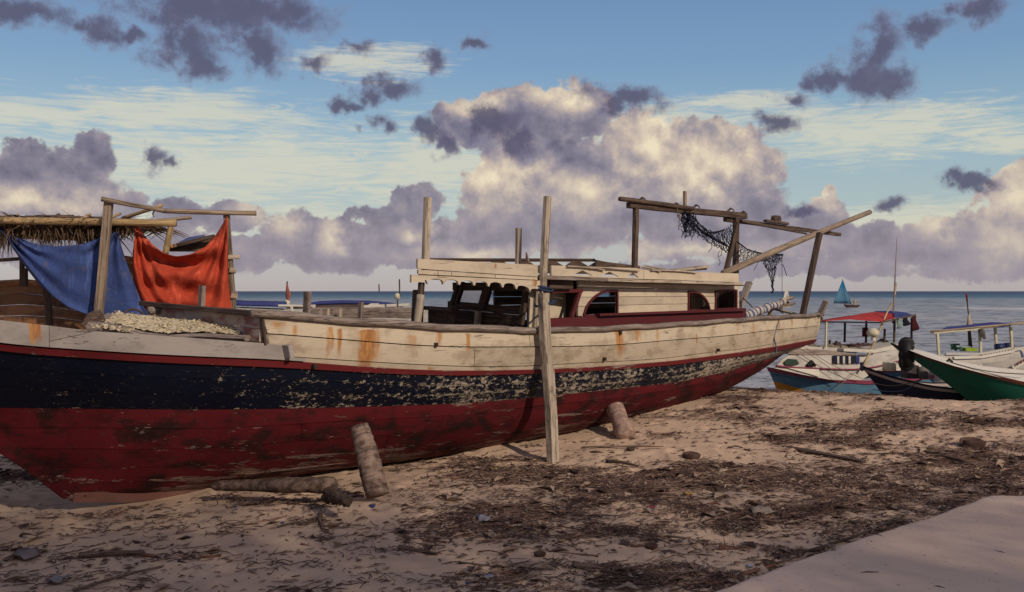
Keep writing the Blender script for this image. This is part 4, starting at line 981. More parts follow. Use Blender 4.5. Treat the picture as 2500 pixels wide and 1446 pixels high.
# fishing net hanging from the gantry
M_net = plain('blue_black_netting', (.018, .022, .040), .8)
net = G(); rn = random.Random(21)
def net_patch(top, bot, nu, nv, v, loose=.02, r=.0055, drop=0.):
    def poly(p, q):
        q = q * (len(p) - 1); i = min(int(q), len(p) - 2); f = q - i
        return (p[i][0] + (p[i + 1][0] - p[i][0]) * f, p[i][1] + (p[i + 1][1] - p[i][1]) * f)
    gr = {}
    for i in range(nu + 1):
        for j in range(nv + 1):
            t_, b2 = poly(top, (i + (.5 if j % 2 else 0)) / (nu + .5)), poly(bot, (i + (.5 if j % 2 else 0)) / (nu + .5)); f = j / nv
            p = bpt(t_[0] + (b2[0] - t_[0]) * f, t_[1] + (b2[1] - t_[1]) * f, v + .10 * math.sin(i * .5 + j * .3))
            gr[i, j] = p + Vector((rn.uniform(-1, 1), rn.uniform(-1, 1), rn.uniform(-1, 1))) * loose
    for (i, j), p in gr.items():
        if j == nv: continue
        for di in ((0, 1) if j % 2 else (-1, 0)):
            q = gr.get((i + di, j + 1))
            if q is None or rn.random() < drop: continue
            net.tube([p, p.lerp(q, .5) + Vector((0, 0, -.006)), q], r, 3, cap=False)
net_patch([(1668, 528), (1700, 545), (1745, 567), (1770, 562), (1797, 540)], [(1690, 560), (1725, 590), (1765, 612), (1785, 618), (1794, 615)], 26, 9, -.02)
net_patch([(1797, 585), (1820, 607), (1860, 617), (1912, 622)], [(1770, 618), (1800, 636), (1850, 640), (1908, 638)], 24, 7, -.02)
net_patch([(1850, 620), (1880, 620), (1908, 620)], [(1868, 650), (1884, 662), (1896, 655)], 11, 8, -.03, drop=.05)
net_patch([(1868, 650), (1884, 655), (1896, 648)], [(1885, 690), (1887, 694), (1889, 690)], 6, 8, -.03, drop=.08)
net_patch([(1664, 520), (1675, 516), (1690, 522)], [(1668, 560), (1680, 580), (1692, 560)], 8, 9, -.05, loose=.05, drop=.1, r=.007)
for _ in range(26):      # tangled gathered part and dangling threads
    x0, y0 = rn.uniform(1660, 1700), rn.uniform(505, 535); pts = [bpt(x0, y0, rn.uniform(-.1, .1))]
    for k in range(4): x0 += rn.uniform(-7, 8); y0 += rn.uniform(4, 16); pts.append(bpt(x0, y0, rn.uniform(-.1, .1)))
    net.tube(pts, .007, 3)
cp = [(1672, 520), (1690, 545), (1715, 568), (1740, 583), (1765, 598), (1785, 608)]
for s_ in range(5):
    net.tube([bpt(x + rn.uniform(-2, 2), y + rn.uniform(-3, 5) - 3, rn.uniform(-.06, .02)) for x, y in cp], .010, 4)
for s_ in range(3):
    net.tube([bpt(x, y + rn.uniform(-2, 3), rn.uniform(-.06, .02)) for x, y in [(1680, 520), (1705, 545), (1728, 567), (1745, 568), (1770, 560)]], .008, 4)
    net.tube([bpt(x, y + rn.uniform(-2, 3), rn.uniform(-.06, .02)) for x, y in [(1800, 590), (1825, 610), (1860, 620), (1912, 622)]], .009, 4)
for (x, y, n_) in ((1740, 590, 4), (1758, 612, 5), (1700, 560, 4), (1760, 600, 4), (1850, 640, 3), (1886, 690, 4)):
    pts = [bpt(x, y, -.02)]; 
    for k in range(n_): x += rn.uniform(-6, 3); y += rn.uniform(5, 9); pts.append(bpt(x, y, -.02))
    net.tube(pts, .006, 3)
net.tube([bpt(1886, 686, -.03), bpt(1884, 700, -.03), bpt(1888, 708, -.03), bpt(1884, 716, -.03)], [.012, .02, .014, .018], 5, rough=.4)
tag(net.put('fishing_net', M_net, FR=BF, fix=False), 'torn dark blue fishing net draped from the stern gantry', 'net')

# ================================================================== LEFT: brown boat, thatched shelter, tarpaulins
M_bwood = paint('brown_varnished_planks', (.34, .16, .07), (.30, .2, .12), chips=.12, cscale=5, stretch=5, grime=(.06, .03, .02), grime_amt=.7, vary=.25)
M_bamb = wood('bamboo_cane', (.38, .25, .12), (.52, .37, .20), gloss=.55, stain=.5)
YB = 12.6
bb = empty('brown_boat', 'brown varnished wooden boat lying behind the bow, under the thatched shelter', 'boat', tr(P(60, 780, YB)))
def shell(pa, pb, rows_, mat, parent, bow=.25, name='plank', th=.04):
    """planked side: pa, pb lists of (px,py,Y) along the top and foot edges"""
    n = len(pa); 
    for r in range(rows_):
        V = []; 
        for i in range(n):
            a, b_ = P(*pa[i]), P(*pb[i])
            for q in ((r + .02) / rows_, (r + .98) / rows_):
                p = a.lerp(b_, q); p.y -= bow * math.sin(q * 1.5) ; V.append(p)
                V.append(p + Vector((0, th, 0)))
        Fc = []
        for i in range(n - 1):
            a = i * 4; b2 = a + 4
            Fc += [(a, b2, b2 + 2, a + 2), (a + 1, a + 3, b2 + 3, b2 + 1), (a, a + 1, b2 + 1, b2), (a + 2, b2 + 2, b2 + 3, a + 3)]
        Fc += [(0, 2, 3, 1), (4 * n - 4, 4 * n - 3, 4 * n - 1, 4 * n - 2)]
        add(name, V, Fc, mat, parent, axis=P(*pa[-1]) - P(*pa[0]))
xs_ = [-160, -60, 0, 60, 130, 200, 270, 330]
shell([(x, np.interp(x, [-160, 0, 90, 200, 330], [684, 694, 688, 716, 745]), YB + (x + 160) * .002) for x in xs_],
      [(x * .9 + 30, 850, YB + .3) for x in xs_], 6, M_bwood, bb)
top = [P(x, np.interp(x, [-160, 0, 90, 200, 330], [684, 694, 688, 716, 745]), YB + (x + 160) * .002) for x in xs_]
G().tube(top, .045, 7, flat=1.1, rough=.08).put('gunwale', M_bwood, bb, smooth=True)
G().tube([p + Vector((0, -.06, -.16)) for p in top], .022, 6).put('rub_strip', plain('ochre_strip', (.30, .17, .06)), bb, smooth=True)
G().tube([p + Vector((0, -.17, -.50)) for p in top[:6]], .016, 6).put('rub_strip', plain('green_strip', (.06, .12, .05)), bb, smooth=True)
timber('side_rail', P(-40, 638, YB), P(50, 632, YB), .04, .045, M_brown, bb)
for px in (54, 62): timber('post', P(px, 700, YB), P(px, 632 if px < 60 else 655, YB), .05, .05, M_brown, bb, up=(1, 0, 0))
G().sheet([[P(x, 700 + .0 * k, YB + .5 + k) for k in range(3)] for x in (-160, 100, 330)]).put('deck', M_dark, bb)
timber('post', P(122, 800, 12.0), P(114, 702, 12.0), .07, .07, M_brown, bb, up=(1, 0, 0))
timber('house_side', P(350, 640, 13.5), P(296, 632, 13.5), .10, .10, M_bwood, bb)
G().slab([P(298, 640, 13.6), P(298, 720, 13.6), P(356, 720, 13.6), P(356, 640, 13.6)], (0, .05, 0)).put('house_wall', M_bwood, bb)
# shelter frame
shl = empty('thatched_shelter', 'open shelter of bamboo poles with a ragged palm thatch roof', 'shelter', tr(P(245, 770, 11.4)))
YS = 11.4
timber('post', P(238, 800, YS - .25), P(266, 489, YS - .2), .088, .085, M_pole, shl, up=(0, 1, 0), segs=10, rough=.06, label='thick leaning bleached post in front of the blue sheet')
stick('pole', P(247, 486, YS - .3), P(400, 515, YS - .1), .028, M_pole, shl, r1=.026)
stick('pole', P(398, 515, YS - .02), P(626, 521, YS + .2), .028, M_pole, shl, bend=.01)
stick('cane', P(-40, 538, YS - .12), P(430, 545, YS - .05), .042, M_bamb, shl, rough=.03, segs=12)
stick('cane', P(300, 533, YS + .3), P(395, 502, YS - .05), .022, M_bamb, shl)
stick('cane', P(300, 548, YS + .4), P(420, 538, YS + 1.2), .022, M_bamb, shl)
stick('pole', P(330, 545, YS + .4), P(468, 531, YS + .6), .022, M_pole, shl)
stick('cane', P(-30, 572, YS + 1.6), P(260, 584, YS + 1.6), .04, M_bamb, shl)
stick('cane', P(420, 540, YS + 1.2), P(400, 640, YS + 1.2), .040, M_bamb, shl)
stick('pole', P(200, 600, YS + 1.), P(185, 560, YS + .6), .035, M_brown, shl)
rope('lashing', [P(372, 505, YS - .08), P(376, 516, YS - .08), P(373, 522, YS - .08), P(376, 530, YS - .08)], .008, M_rope, shl)
for k, (a, b_) in enumerate((((20, 538), (43, 525)), ((120, 537), (144, 524)), ((195, 537), (220, 524)), ((60, 530), (180, 528)), ((270, 532), (293, 522)), ((90, 528), (255, 533)), ((-10, 534), (12, 527)))):
    stick('roof_stick', P(*a, YS + .1 + .1 * (k % 3)), P(*b_, YS + .5), .018, M_brown if k % 2 else M_bamb, shl)
# thatch: thousands of frond strips on a sloping roof and hanging over its edge
M_thatch = plain('dry_palm_thatch', (.16, .105, .065), .95, scale=3, c2=(.05, .032, .022), spec=.1, bump=.2)
th_ = G(); rt_ = random.Random(4)
def frond(p, d, ln, w, sag):
    s_ = d.cross(Vector((rt_.uniform(-1, 1), rt_.uniform(-1, 1), rt_.uniform(-1, 1)))).normalized() * w; pts = []
    for k in range(4):
        q = k / 3; c_ = p + d * ln * q + Vector((0, 0, -sag * q * q)); pts += [c_ - s_ * (1 - q * .8), c_ + s_ * (1 - q * .8)]
    th_.add(pts, [(0, 1, 3, 2), (2, 3, 5, 4), (4, 5, 7, 6)])
R0, R1 = P(-60, 536, YS + .05), P(300, 546, YS + .1)
for _ in range(2000):
    a = rt_.random(); back = rt_.uniform(0, 1.8); p = R0.lerp(R1, a) + Vector((0, back, .02 + .03 * rt_.random() - .12 * back * 0))
    frond(p, Vector((rt_.uniform(-.5, .5), rt_.uniform(-1, .3), rt_.uniform(-.10, .06))).normalized(), rt_.uniform(.2, .5), rt_.uniform(.006, .016), .05)
for _ in range(1500):
    a = rt_.random(); clump = .5 + .5 * math.sin(a * 31) * math.sin(a * 13 + 1); p = R0.lerp(R1, a) + Vector((0, rt_.uniform(-.05, .5), -.02))
    ln = rt_.uniform(.04, .15) * (.7 + 1.1 * clump * (1.7 if a < .28 or .35 < a < .62 else .9))
    frond(p, Vector((rt_.uniform(-.4, .4), rt_.uniform(-.3, .1), -1)).normalized(), ln, rt_.uniform(.004, .010), .02)
for (px, py_, n_, l_) in ((15, 545, 120, .45), (130, 545, 140, .30), (215, 560, 160, .28), (75, 548, 70, .25), (290, 548, 120, .2)):
    for _ in range(n_):
        p = P(px + rt_.gauss(0, 16), py_, YS + rt_.uniform(-.05, .3)); frond(p, Vector((rt_.gauss(0, .35), rt_.uniform(-.3, .1), -1)).normalized(), rt_.uniform(.4, 1) * l_, .007, .02)
th_.put('thatch', M_thatch, shl, fix=False, kind='stuff')
# the second thatch piece seen behind the orange sheet
ob = empty('lean_to_roof', 'slanting thatch and board roof seen behind the orange sheet', 'roof', tr(P(455, 600, 14)))
G().slab([P(395, 612, 14), P(425, 600, 14), P(520, 574, 14.4), P(530, 612, 14.4)], (0, .4, .0)).put('roof_panel', M_thatch, ob)
for k in range(5): timber('batten', P(400 + 8 * k, 606 - 2 * k, 13.95), P(500 + 6 * k, 584 - 2 * k, 14.2), .05, .05, [M_pole, M_brown, M_bwood][k % 3], ob)
G().tube([P(440, 597, 14.0), P(465, 588, 14.1), (P(500, 579, 14.2))], [.03, .05, .03], 6, rough=.5).put('blue_rag', plain('blue_rag', (.06, .08, .2)), ob)
# right hand upright of ladder like timber
lad = empty('rack_upright', 'pale upright timber with short cross pieces right of the orange sheet', 'post', tr(P(565, 750, 11.6)))
timber('upright', P(572, 790, 11.6), P(553, 524, 11.6), .065, .06, M_pole, lad, up=(0, 1, 0), segs=8, rough=.06)
timber('cross_piece', P(552, 628, 11.55), P(585, 628, 11.6), .05, .05, M_greyl, lad)
for (y, w_) in ((660, .06), (720, .08)): timber('cross_piece', P(556 + (y - 630) * .07, y, 11.55), P(572 + (y - 630) * .07, y + 2, 11.6), .05, w_, M_pole, lad)
# draped sheets
def curve_px(pts, n, Y, sig=0):
    xs2 = np.linspace(0, 1, len(pts)); q = np.linspace(0, 1, n); px = np.interp(q, xs2, [p[0] for p in pts]); py = np.interp(q, xs2, [p[1] for p in pts])
    for _ in range(3):
        px[1:-1] = (px[:-2] + 2 * px[1:-1] + px[2:]) / 4; py[1:-1] = (py[:-2] + 2 * py[1:-1] + py[2:]) / 4
    return np.stack([px, py], -1)
def drape(name, Tp, Bp, Lp, Rp, Y, fold, mat, n=64, m_=48):
    Tc, Bc, Lc, Rc = curve_px(Tp, n, Y), curve_px(Bp, n, Y), curve_px(Lp, m_, Y), curve_px(Rp, m_, Y)
    g = []
    for i in range(n):
        a = i / (n - 1); row = []
        for j in range(m_):
            b_ = j / (m_ - 1)
            p = (1 - b_) * Tc[i] + b_ * Bc[i] + (1 - a) * Lc[j] + a * Rc[j] - ((1 - a) * (1 - b_) * Tc[0] + a * (1 - b_) * Tc[-1] + (1 - a) * b_ * Bc[0] + a * b_ * Bc[-1])
            row.append(P(p[0], p[1], Y + fold(a, b_)))
        g.append(row)
    o = G().sheet(g).put(name, mat, smooth=True, fix=False)
    md = o.modifiers.new('thickness', 'SOLIDIFY'); md.thickness = .004
    return o
def cloth_mat(name, c, c2, stains=(.05, .03, .03), dirt=.5):
    m, tt, b = new_mat(name); co = tt.n('TexCoord', 3); n1 = tt.noise(co, 2.2, 6, .65); n2 = tt.noise(co, 9, 6, .7); n3 = tt.noise(tt.scale(co, 7, 7, 1.5), 1., 6, .7, .6)
    cc = tt.mix(tt.ss(n1, .35, .65), c, c2); cc = tt.mix(tt.m('MULTIPLY', tt.ss(n2, .56, .70), dirt), cc, stains)
    cc = tt.mix(tt.m('MULTIPLY', tt.ss(n3, .52, .72), dirt * .7), cc, tuple(min(1, x * 1.9 + .05) for x in c[:3]))
    wv_ = tt.noise(co, 180, 2, .5)
    cr = tt.n('TexVoronoi', 0, dict(feature='DISTANCE_TO_EDGE'), Vector=tt.v('ADD', co, tt.v('SCALE', tt.noise(co, 3, 3, .5, out=1))), Scale=3.2)
    finish(tt, b, cc, .85, tt.m('ADD', tt.m('ADD', n3, tt.m('MULTIPLY', tt.ss(cr, .0, .05), .5)), tt.m('MULTIPLY', wv_, .5)), .012, .6, .15)
    return m
M_orange = cloth_mat('orange_cloth', (.47, .072, .036), (.40, .052, .026), (.14, .025, .018), .75)
M_bluetarp = cloth_mat('blue_tarpaulin', (.050, .085, .25), (.040, .062, .18), (.12, .11, .13), .75)
def fo(a, b_):
    s_ = abs(a - .48) * 2
    sag = .13 * math.sin((b_ * 1.25 + .34 * (1 - s_ * s_)) * 15.5) * math.exp(-b_ * 2.6) * (1 - s_ ** 4)
    l = .05 * math.sin(22 * math.atan2(a + .06, b_ * .9 + .12)) * math.exp(-a * 2.4) * min(1, b_ * 4)
    r = .06 * math.sin(22 * math.atan2(1.06 - a, b_ * .9 + .12)) * math.exp(-(1 - a) * 2.2) * min(1, b_ * 4)
    return sag + l + r + .03 * math.sin(a * 9 + b_ * 4) + .02 * math.sin(a * 17 - b_ * 3)
oc = drape('orange_sheet', [(333, 541), (350, 572), (375, 600), (400, 619), (430, 627), (465, 622), (500, 604), (530, 570), (555, 527)], [(362, 775), (430, 776), (500, 776), (572, 776)],
      [(333, 541), (328, 580), (322, 640), (326, 690), (340, 740), (362, 775)], [(555, 527), (556, 600), (558, 680), (564, 740), (572, 776)], 11.5, fo, M_orange)
tag(oc, 'bright orange cloth sheet hanging in folds between two poles', 'sheet')
def fb_(a, b_): return .04 * math.sin(a * 7 + b_ * 3) + .05 * math.sin(18 * math.atan2(1.05 - a, b_ + .15)) * math.exp(-(1 - a) * 3) + .05 * math.sin(16 * math.atan2(a + .06, b_ + .1)) * math.exp(-a * 3) + .03 * math.sin(b_ * 26 + 5 * a) * math.exp(-b_ * 5)
bc = drape('blue_sheet', [(-6, 548), (30, 575), (80, 594), (140, 602), (200, 597), (250, 578), (288, 566)], [(128, 720), (160, 748), (215, 768), (280, 772), (330, 770), (362, 770)],
      [(-6, 548), (20, 590), (60, 650), (95, 695), (128, 720)], [(288, 566), (296, 600), (312, 650), (330, 700), (345, 740), (362, 770)], 11.38, fb_, M_bluetarp)
tag(bc, 'faded blue tarpaulin hanging under the thatch edge', 'tarpaulin')
tag(rope('loose_cord', [P(128, 775, 11.6), P(138, 765, 11.6), P(142, 745, 11.7), P(145, 735, 11.75)], .010, M_rope), 'pale knotted cord hanging below the blue sheet', 'cord')
tag(rope('dry_vine', [P(305, 762, 10.4), P(318, 756, 10.4), P(335, 757, 10.4), P(348, 766, 10.4)], .012, M_brown), 'curled dry stem at the edge of the drying board', 'stem')

# ================================================================== RIGHT and beyond: moored boats
SEA = -.36
def hull(root, frame, Lh, B, sheer, depth, rake, rows_, parent_mat_in, power=.55, stern_w=.7, n=26, deck=None, keelrise=0.):
    """moored boat hull: x aft from the bow, rows_: (name, t0, t1, material, proud)"""
    def pt(s_, t_, side, off=0.):
        z0_ = sheer(s_); zk = SEA - depth + keelrise * s_ ** 4
        tc = max(t_, 0.); u = s_ * Lh + rake * (tc ** .9) * (1 - s_) ** 2
        w_ = B / 2 * (1 - (1 - min(s_ / .55, 1)) ** 2.2) ** .8 * (1 - (1 - stern_w) * max(0, (s_ - .6) / .4) ** 2)
        f = max(0, 1 - tc ** 2.6) ** power
        return Vector((u, side * (max(w_ * f * (1 - .12 * t_), .012) + off), z0_ + (zk - z0_) * t_))
    for (nm, t0_, t1_, mt, proud) in rows_:
        V = []; Fc = []; m_ = 3; W_ = (m_ + 1)
        T0, T1 = (t0_ if callable(t0_) else (lambda s_, c_=t0_: c_)), (t1_ if callable(t1_) else (lambda s_, c_=t1_: c_))
        for side in (-1, 1):
            b0_ = len(V)
            for i in range(n + 1):
                for j in range(m_ + 1): V.append(pt(i / n, T0(i / n) + (T1(i / n) - T0(i / n)) * j / m_, side, proud))
            for i in range(n):
                for j in range(m_): a = b0_ + i * W_ + j; Fc.append((a, a + W_, a + W_ + 1, a + 1))
        a0 = n * W_; b1 = (n + 1) * W_ + n * W_
        for j in range(m_): Fc.append((a0 + j, a0 + j + 1, b1 + j + 1, b1 + j)); Fc.append((j, (n + 1) * W_ + j, (n + 1) * W_ + j + 1, j + 1))
        add(nm, V, Fc, mt, root, FR=frame, smooth=True, axis=(1, 0, 0))
    dk = deck if deck is not None else -.12
    g = [[Vector((pt(s_, 0, 1).x, q * max(abs(pt(s_, 0, 1).y) - .02, .005), sheer(s_) + dk)) for q in (-1, -.5, 0, .5, 1)] for s_ in np.linspace(.02, 1, 18)]
    G().sheet(g).put('deck', parent_mat_in, root, FR=frame)
    return pt
def bframe(px, py, Y, dirx, diry):
    p = P(px, py, Y); x = Vector((dirx, diry, 0)).normalized(); y = Vector((-x.y, x.x, 0))
    return Matrix(((x.x, y.x, 0, p.x), (x.y, y.y, 0, p.y), (0, 0, 1, 0), (0, 0, 0, 1)))
def lp(frame, px, py, v):
    """picture ray on the plane y=v of a boat's frame"""
    inv = frame.inverted(); o = inv @ Vector((0, 0, CAMH)); d = inv.to_3x3() @ Vector(((px - CX) / F, 1, -(py - HY) / F)); k = (v - o.y) / d.y
    return o + d * k
def sheer_from(frame, B, pts, Lh):
    q = sorted((lp(frame, a, b_, -B / 2 * .8).x / Lh, lp(frame, a, b_, -B / 2 * .8).z) for a, b_ in pts)
    return lambda s_: float(np.interp(s_, [a[0] for a in q], [a[1] for a in q]))
def bpaint(name, c, chips=.06, g=.35, **k): return paint(name, c, (.3, .25, .2), chips=chips, cscale=6, stretch=3, grime=tuple(x * .45 for x in c), grime_amt=g, **k)
M_white = bpaint('white_boat_paint', (.56, .51, .46), chips=.12, g=.5); M_white2 = bpaint('bright_white_paint', (.66, .61, .54), chips=.1, g=.35)
M_sky = bpaint('blue_grey_hull_paint', (.085, .18, .27), chips=.10, g=.6); M_yel = bpaint('orange_yellow_paint', (.48, .20, .02), g=.4); M_mag = bpaint('magenta_cap_paint', (.26, .05, .09))
M_green = bpaint('green_hull_paint', (.012, .125, .082), g=.3); M_dnavy = bpaint('dark_navy_paint', (.008, .010, .028), g=.2); M_dred = bpaint('dark_red_paint', (.10, .012, .014)); M_brn = bpaint('brown_red_cap', (.11, .03, .02))
M_redt = cloth_mat('red_awning', (.42, .045, .045), (.36, .035, .03)); M_bluet = cloth_mat('blue_awning', (.05, .06, .22), (.04, .05, .16)); M_black = plain('black_rubber', (.010, .009, .010), .6)
M_fl = plain('cream_float', (.62, .56, .40), .6, var=.1)
# --- blue and yellow boat with the red and blue awning
f1_ = bframe(1874, 900, 19.6, .93, .37)
b1 = empty('blue_yellow_boat', 'blue-grey moored boat with yellow bow bottom, white upperworks and a red and blue awning', 'boat', f1_)
sh1 = sheer_from(f1_, 1.5, [(1874, 893), (1900, 900), (1960, 914), (2030, 926), (2110, 930), (2200, 925), (2260, 918)], 3.9)
ytab = lambda s_: float(np.interp(s_, [0, .12, .25, .45, 1], [.22, .30, .45, .60, .66]))
hull(b1, f1_, 3.9, 1.6, sh1, .35, .55, [('hull_upper', 0.03, ytab, M_sky, 0), ('hull_bottom', ytab, 1., M_yel, 0), ('rub_rail', -.02, .06, M_mag, .02)], M_white)
def q1(px, py, v=-.7): return lp(f1_, px, py, v)
def pslab(pts, q, th, mat, name, root, fr, **k): return G().slab([q(*p) for p in pts], (0, th, 0)).put(name, mat, root, FR=fr, **k)
pslab([(1890, 899), (1908, 880), (1925, 868), (2030, 868), (2110, 872), (2200, 850), (2215, 880), (2140, 905), (2100, 930), (2030, 928), (1960, 915)], lambda a, b_: q1(a, b_, -.74), .03, M_white, 'white_bulwark', b1, f1_)
rope('cap_strip', [q1(1895, 893, -.77), q1(1930, 897, -.77), q1(2000, 900, -.77), (q1(2060, 902, -.77)), q1(2100, 901, -.77), q1(2150, 893, -.77), q1(2200, 880, -.77)], .016, M_mag, b1, f1_)
pslab([(1922, 898), (2000, 901), (2000, 920)], lambda a, b_: q1(a, b_, -.775), .01, M_white2, 'bow_panel', b1, f1_)
G().tube([q1(1915, 886, -.2), q1(1935, 886, -.2) + Vector((0, 0, .01)), q1(1952, 888, -.2)], [.05, .10, .05], 10, flat=.6).put('green_basket', plain('dark_green', (.03, .05, .035)), b1, FR=f1_)
pslab([(1915, 884), (1925, 876), (1945, 878), (1952, 889), (1935, 893), (1918, 891)], lambda a, b_: q1(a, b_, -.78), .02, plain('dark_green_bundle', (.03, .055, .04)), 'net_bundle', b1, f1_)
G().tube([q1(1971, 893, -.78), q1(1981, 886, -.78), q1(1990, 893, -.78)], [.03, .06, .03], 8).put('black_bundle', M_black, b1, FR=f1_)
# row of white cut-outs in the dark side, flat dark panels painted as unlit openings, cabin
pslab([(2034, 868), (2090, 868), (2090, 888), (2034, 888)], lambda a, b_: q1(a, b_, -.775), .01, M_dnavy, 'dark_opening_panel', b1, f1_); dso = COL.objects[-1]
for px in (2044, 2058, 2072): pslab([(px, 870), (px + 5, 870), (px + 5, 888), (px, 888)], lambda a, b_: q1(a, b_, -.79), .01, M_white, 'baluster', dso, f1_)
pslab([(1925, 852), (2030, 856), (2095, 866), (2090, 872), (1925, 865)], lambda a, b_: q1(a, b_, -.70), .5, M_grey, 'cabin_roof_edge', b1, f1_)
pslab([(1926, 868), (1950, 836), (1975, 846), (2060, 850), (2060, 868)], lambda a, b_: q1(a, b_, -.55), .03, M_white, 'fore_cabin', b1, f1_)
g = G(); 
for k in range(40): 
    a = q1(1960 + 3.2 * k, 849 + .12 * k + 4 * math.sin(k), -.4); g.tube([a, a + Vector((.12, random.uniform(-.1, .1), random.uniform(-.03, .03)))], random.uniform(.025, .05), 5, rough=.3)
g.put('net_heap', plain('grey_net_heap', (.26, .22, .17), .95, scale=14, c2=(.12, .10, .08)), b1, FR=f1_, kind='stuff')
pslab([(2085, 866), (2130, 870), (2130, 888), (2088, 889)], lambda a, b_: q1(a, b_, -.68), .02, M_dark, 'dark_doorway_panel', b1, f1_)  # flat dark panel stands in for the unlit doorway
pslab([(2060, 851), (2135, 854), (2200, 838), (2215, 842), (2215, 848), (2135, 862), (2060, 858)], lambda a, b_: q1(a, b_, -.72), .6, M_white2, 'roof_edge', b1, f1_)
pslab([(2131, 860), (2200, 848), (2250, 870), (2250, 905), (2131, 905)], lambda a, b_: q1(a, b_, -.69), .04, M_white, 'cabin_side', b1, f1_)
timber('door_post', q1(2120, 890, -.7), q1(2120, 852, -.7), .03, .03, M_brn, b1, f1_, up=(1, 0, 0))
timber('blue_drum', q1(2091, 888, -.72), q1(2091, 870, -.72), .09, .09, M_bluet, b1, f1_, up=(1, 0, 0))
g = G()
for k in range(30):
    a = q1(2030 + 3.2 * k, 846 + 2 * math.sin(k * 2), -.1); g.tube([a, a + Vector((.15, random.uniform(-.2, .2), random.uniform(-.02, .03)))], random.uniform(.03, .06), 5, rough=.3)
g.put('purple_net_heap', plain('purple_net', (.10, .055, .06), .95, scale=14), b1, FR=f1_, kind='stuff')
G().tube([q1(2135, 845, .1), q1(2155, 836, .1), q1(2180, 846, .1)], [.05, .13, .05], 9, rough=.2, flat=.7).put('grey_tarp_bundle', plain('grey_bundle', (.10, .11, .10)), b1, FR=f1_)
for k, (px, a, b_, v, mt) in enumerate(((2017, 786, 848, -.6, M_fl), (2063, 786, 836, .3, M_dnavy), (2115, 784, 838, .3, M_dnavy), (2184, 778, 838, -.4, M_brown), (2226, 775, 845, -.4, M_dnavy), (2026, 830, 848, -.2, M_dark), (2042, 832, 848, -.2, M_dark), (2160, 803, 840, -.3, M_brown))):
    timber('awning_post' if k < 5 else 'post', q1(px - 1, b_, v), q1(px, a, v), .036, .036, mt, b1, f1_, up=(1, 0, 0))
timber('awning_rail', q1(2004, 786, -.6), q1(2150, 788, -.6), .03, .03, M_dnavy, b1, f1_)
timber('awning_rail', q1(2004, 784, -.55), q1(2075, 772, .1), .03, .03, M_dred, b1, f1_)
aw = [[(2006, 785, -.6), (2068, 776, .1), (2100, 768, .5)], [(2075, 780, -.6), (2110, 766, .1), (2130, 763, .5)], [(2150, 786, -.6), (2180, 768, 0), (2182, 762, .5)], [(2185, 777, -.6), (2190, 768, 0), (2190, 762, .5)]]
o = G().sheet([[q1(*p) for p in r] for r in aw]).put('red_awning', M_redt, b1, FR=f1_, fix=False); o.modifiers.new('t', 'SOLIDIFY').thickness = .01
aw = [[(2186, 777, -.6), (2182, 766, 0), (2135, 761, .5)], [(2205, 775, -.6), (2205, 768, 0), (2175, 760, .5)], [(2233, 770, -.6), (2225, 769, 0), (2212, 764, .5)]]
o = G().sheet([[q1(*p) for p in r] for r in aw]).put('blue_awning', M_bluet, b1, FR=f1_, fix=False); o.modifiers.new('t', 'SOLIDIFY').thickness = .01
timber('awning_rail', q1(2150, 788, -.62), q1(2236, 769, -.62), .03, .03, M_brown, b1, f1_)
stick('mast', q1(2180, 790, .2), q1(2190, 578, .2), .022, M_pole, b1, f1_, r1=.004); 
timber('mast_cap', q1(2184, 720, .2), q1(2187, 690, .2), .04, .04, M_greyl, b1, f1_, up=(1, 0, 0))
stick('yard', q1(2104, 905, -.85), q1(2176, 740, -.3), .024, M_bamb, b1, f1_, r1=.016)
tag(G().tube([q1(2132, 832, -.75), q1(2132, 812, -.75)], [.05, .035], 8).put('lamp_stalk', M_white2, b1, FR=f1_), '', None); bpy.data.objects['lamp_stalk'].pop('label')
cx_ = q1(2131, 812, -.75)
fl = G().tube([cx_ + Vector((0, 0, z_)) for z_ in (-.075, -.06, -.02, .04, .075, .09)], [.05, .11, .125, .11, .06, .01], 14).put('float_buoy', M_fl, None, FR=f1_, smooth=True); tag(fl, 'cream dome shaped float on a white stalk on the awning boat', 'float')
tag(G().tube([q1(2112, 800, .2), q1(2112, 822, .2)], .06, 8).put('hanging_bag', M_dred, None, FR=f1_, smooth=True), 'dark red bag hanging on the awning post', 'bag')
def rag(px, y0_, y1_, w_, mat, label, fr=f1_, v=-.62):
    g = [[lp(fr, px + w_ * (i / 4 - .5) * (1 + .3 * j), y0_ + (y1_ - y0_) * j / 5 + (3 * math.sin(i) if j == 5 else 0), v) + Vector((0, .03 * math.sin(i * 1.7 + j), 0)) for j in range(6)] for i in range(5)]
    o = G().sheet(g).put('hanging_garment', mat, FR=fr, fix=False, smooth=True); o.modifiers.new('t', 'SOLIDIFY').thickness = .006; return tag(o, label, 'garment', 'clothes hung on the awning edge')
rag(2195, 776, 800, 5, cloth_mat('pale_green_rag', (.25, .33, .28), (.2, .28, .24)), 'pale green cloth hung from the awning edge')
rag(2212, 775, 794, 8, cloth_mat('black_rag', (.012, .012, .02), (.01, .01, .015)), 'black garment hung from the awning edge')
rag(2233, 772, 806, 8, cloth_mat('maroon_rag', (.07, .012, .02), (.05, .01, .015)), 'maroon garment hung at the awning corner')
for k, pts in enumerate(([(1950, 850), (2000, 880), (2060, 925)], [(1968, 850), (2020, 885), (2105, 925)], [(2100, 898), (2070, 925), (2033, 955)])):
    tag(rope('mooring_line', [q1(a, b_, -.9) for a, b_ in pts], .006, M_rope, FR=f1_), ['thin line from the fore cabin down to the blue hull', 'second thin line sloping across the white bulwark', 'line running from the navy bow down to the sand'][k], 'line', 'mooring lines of the near boats')
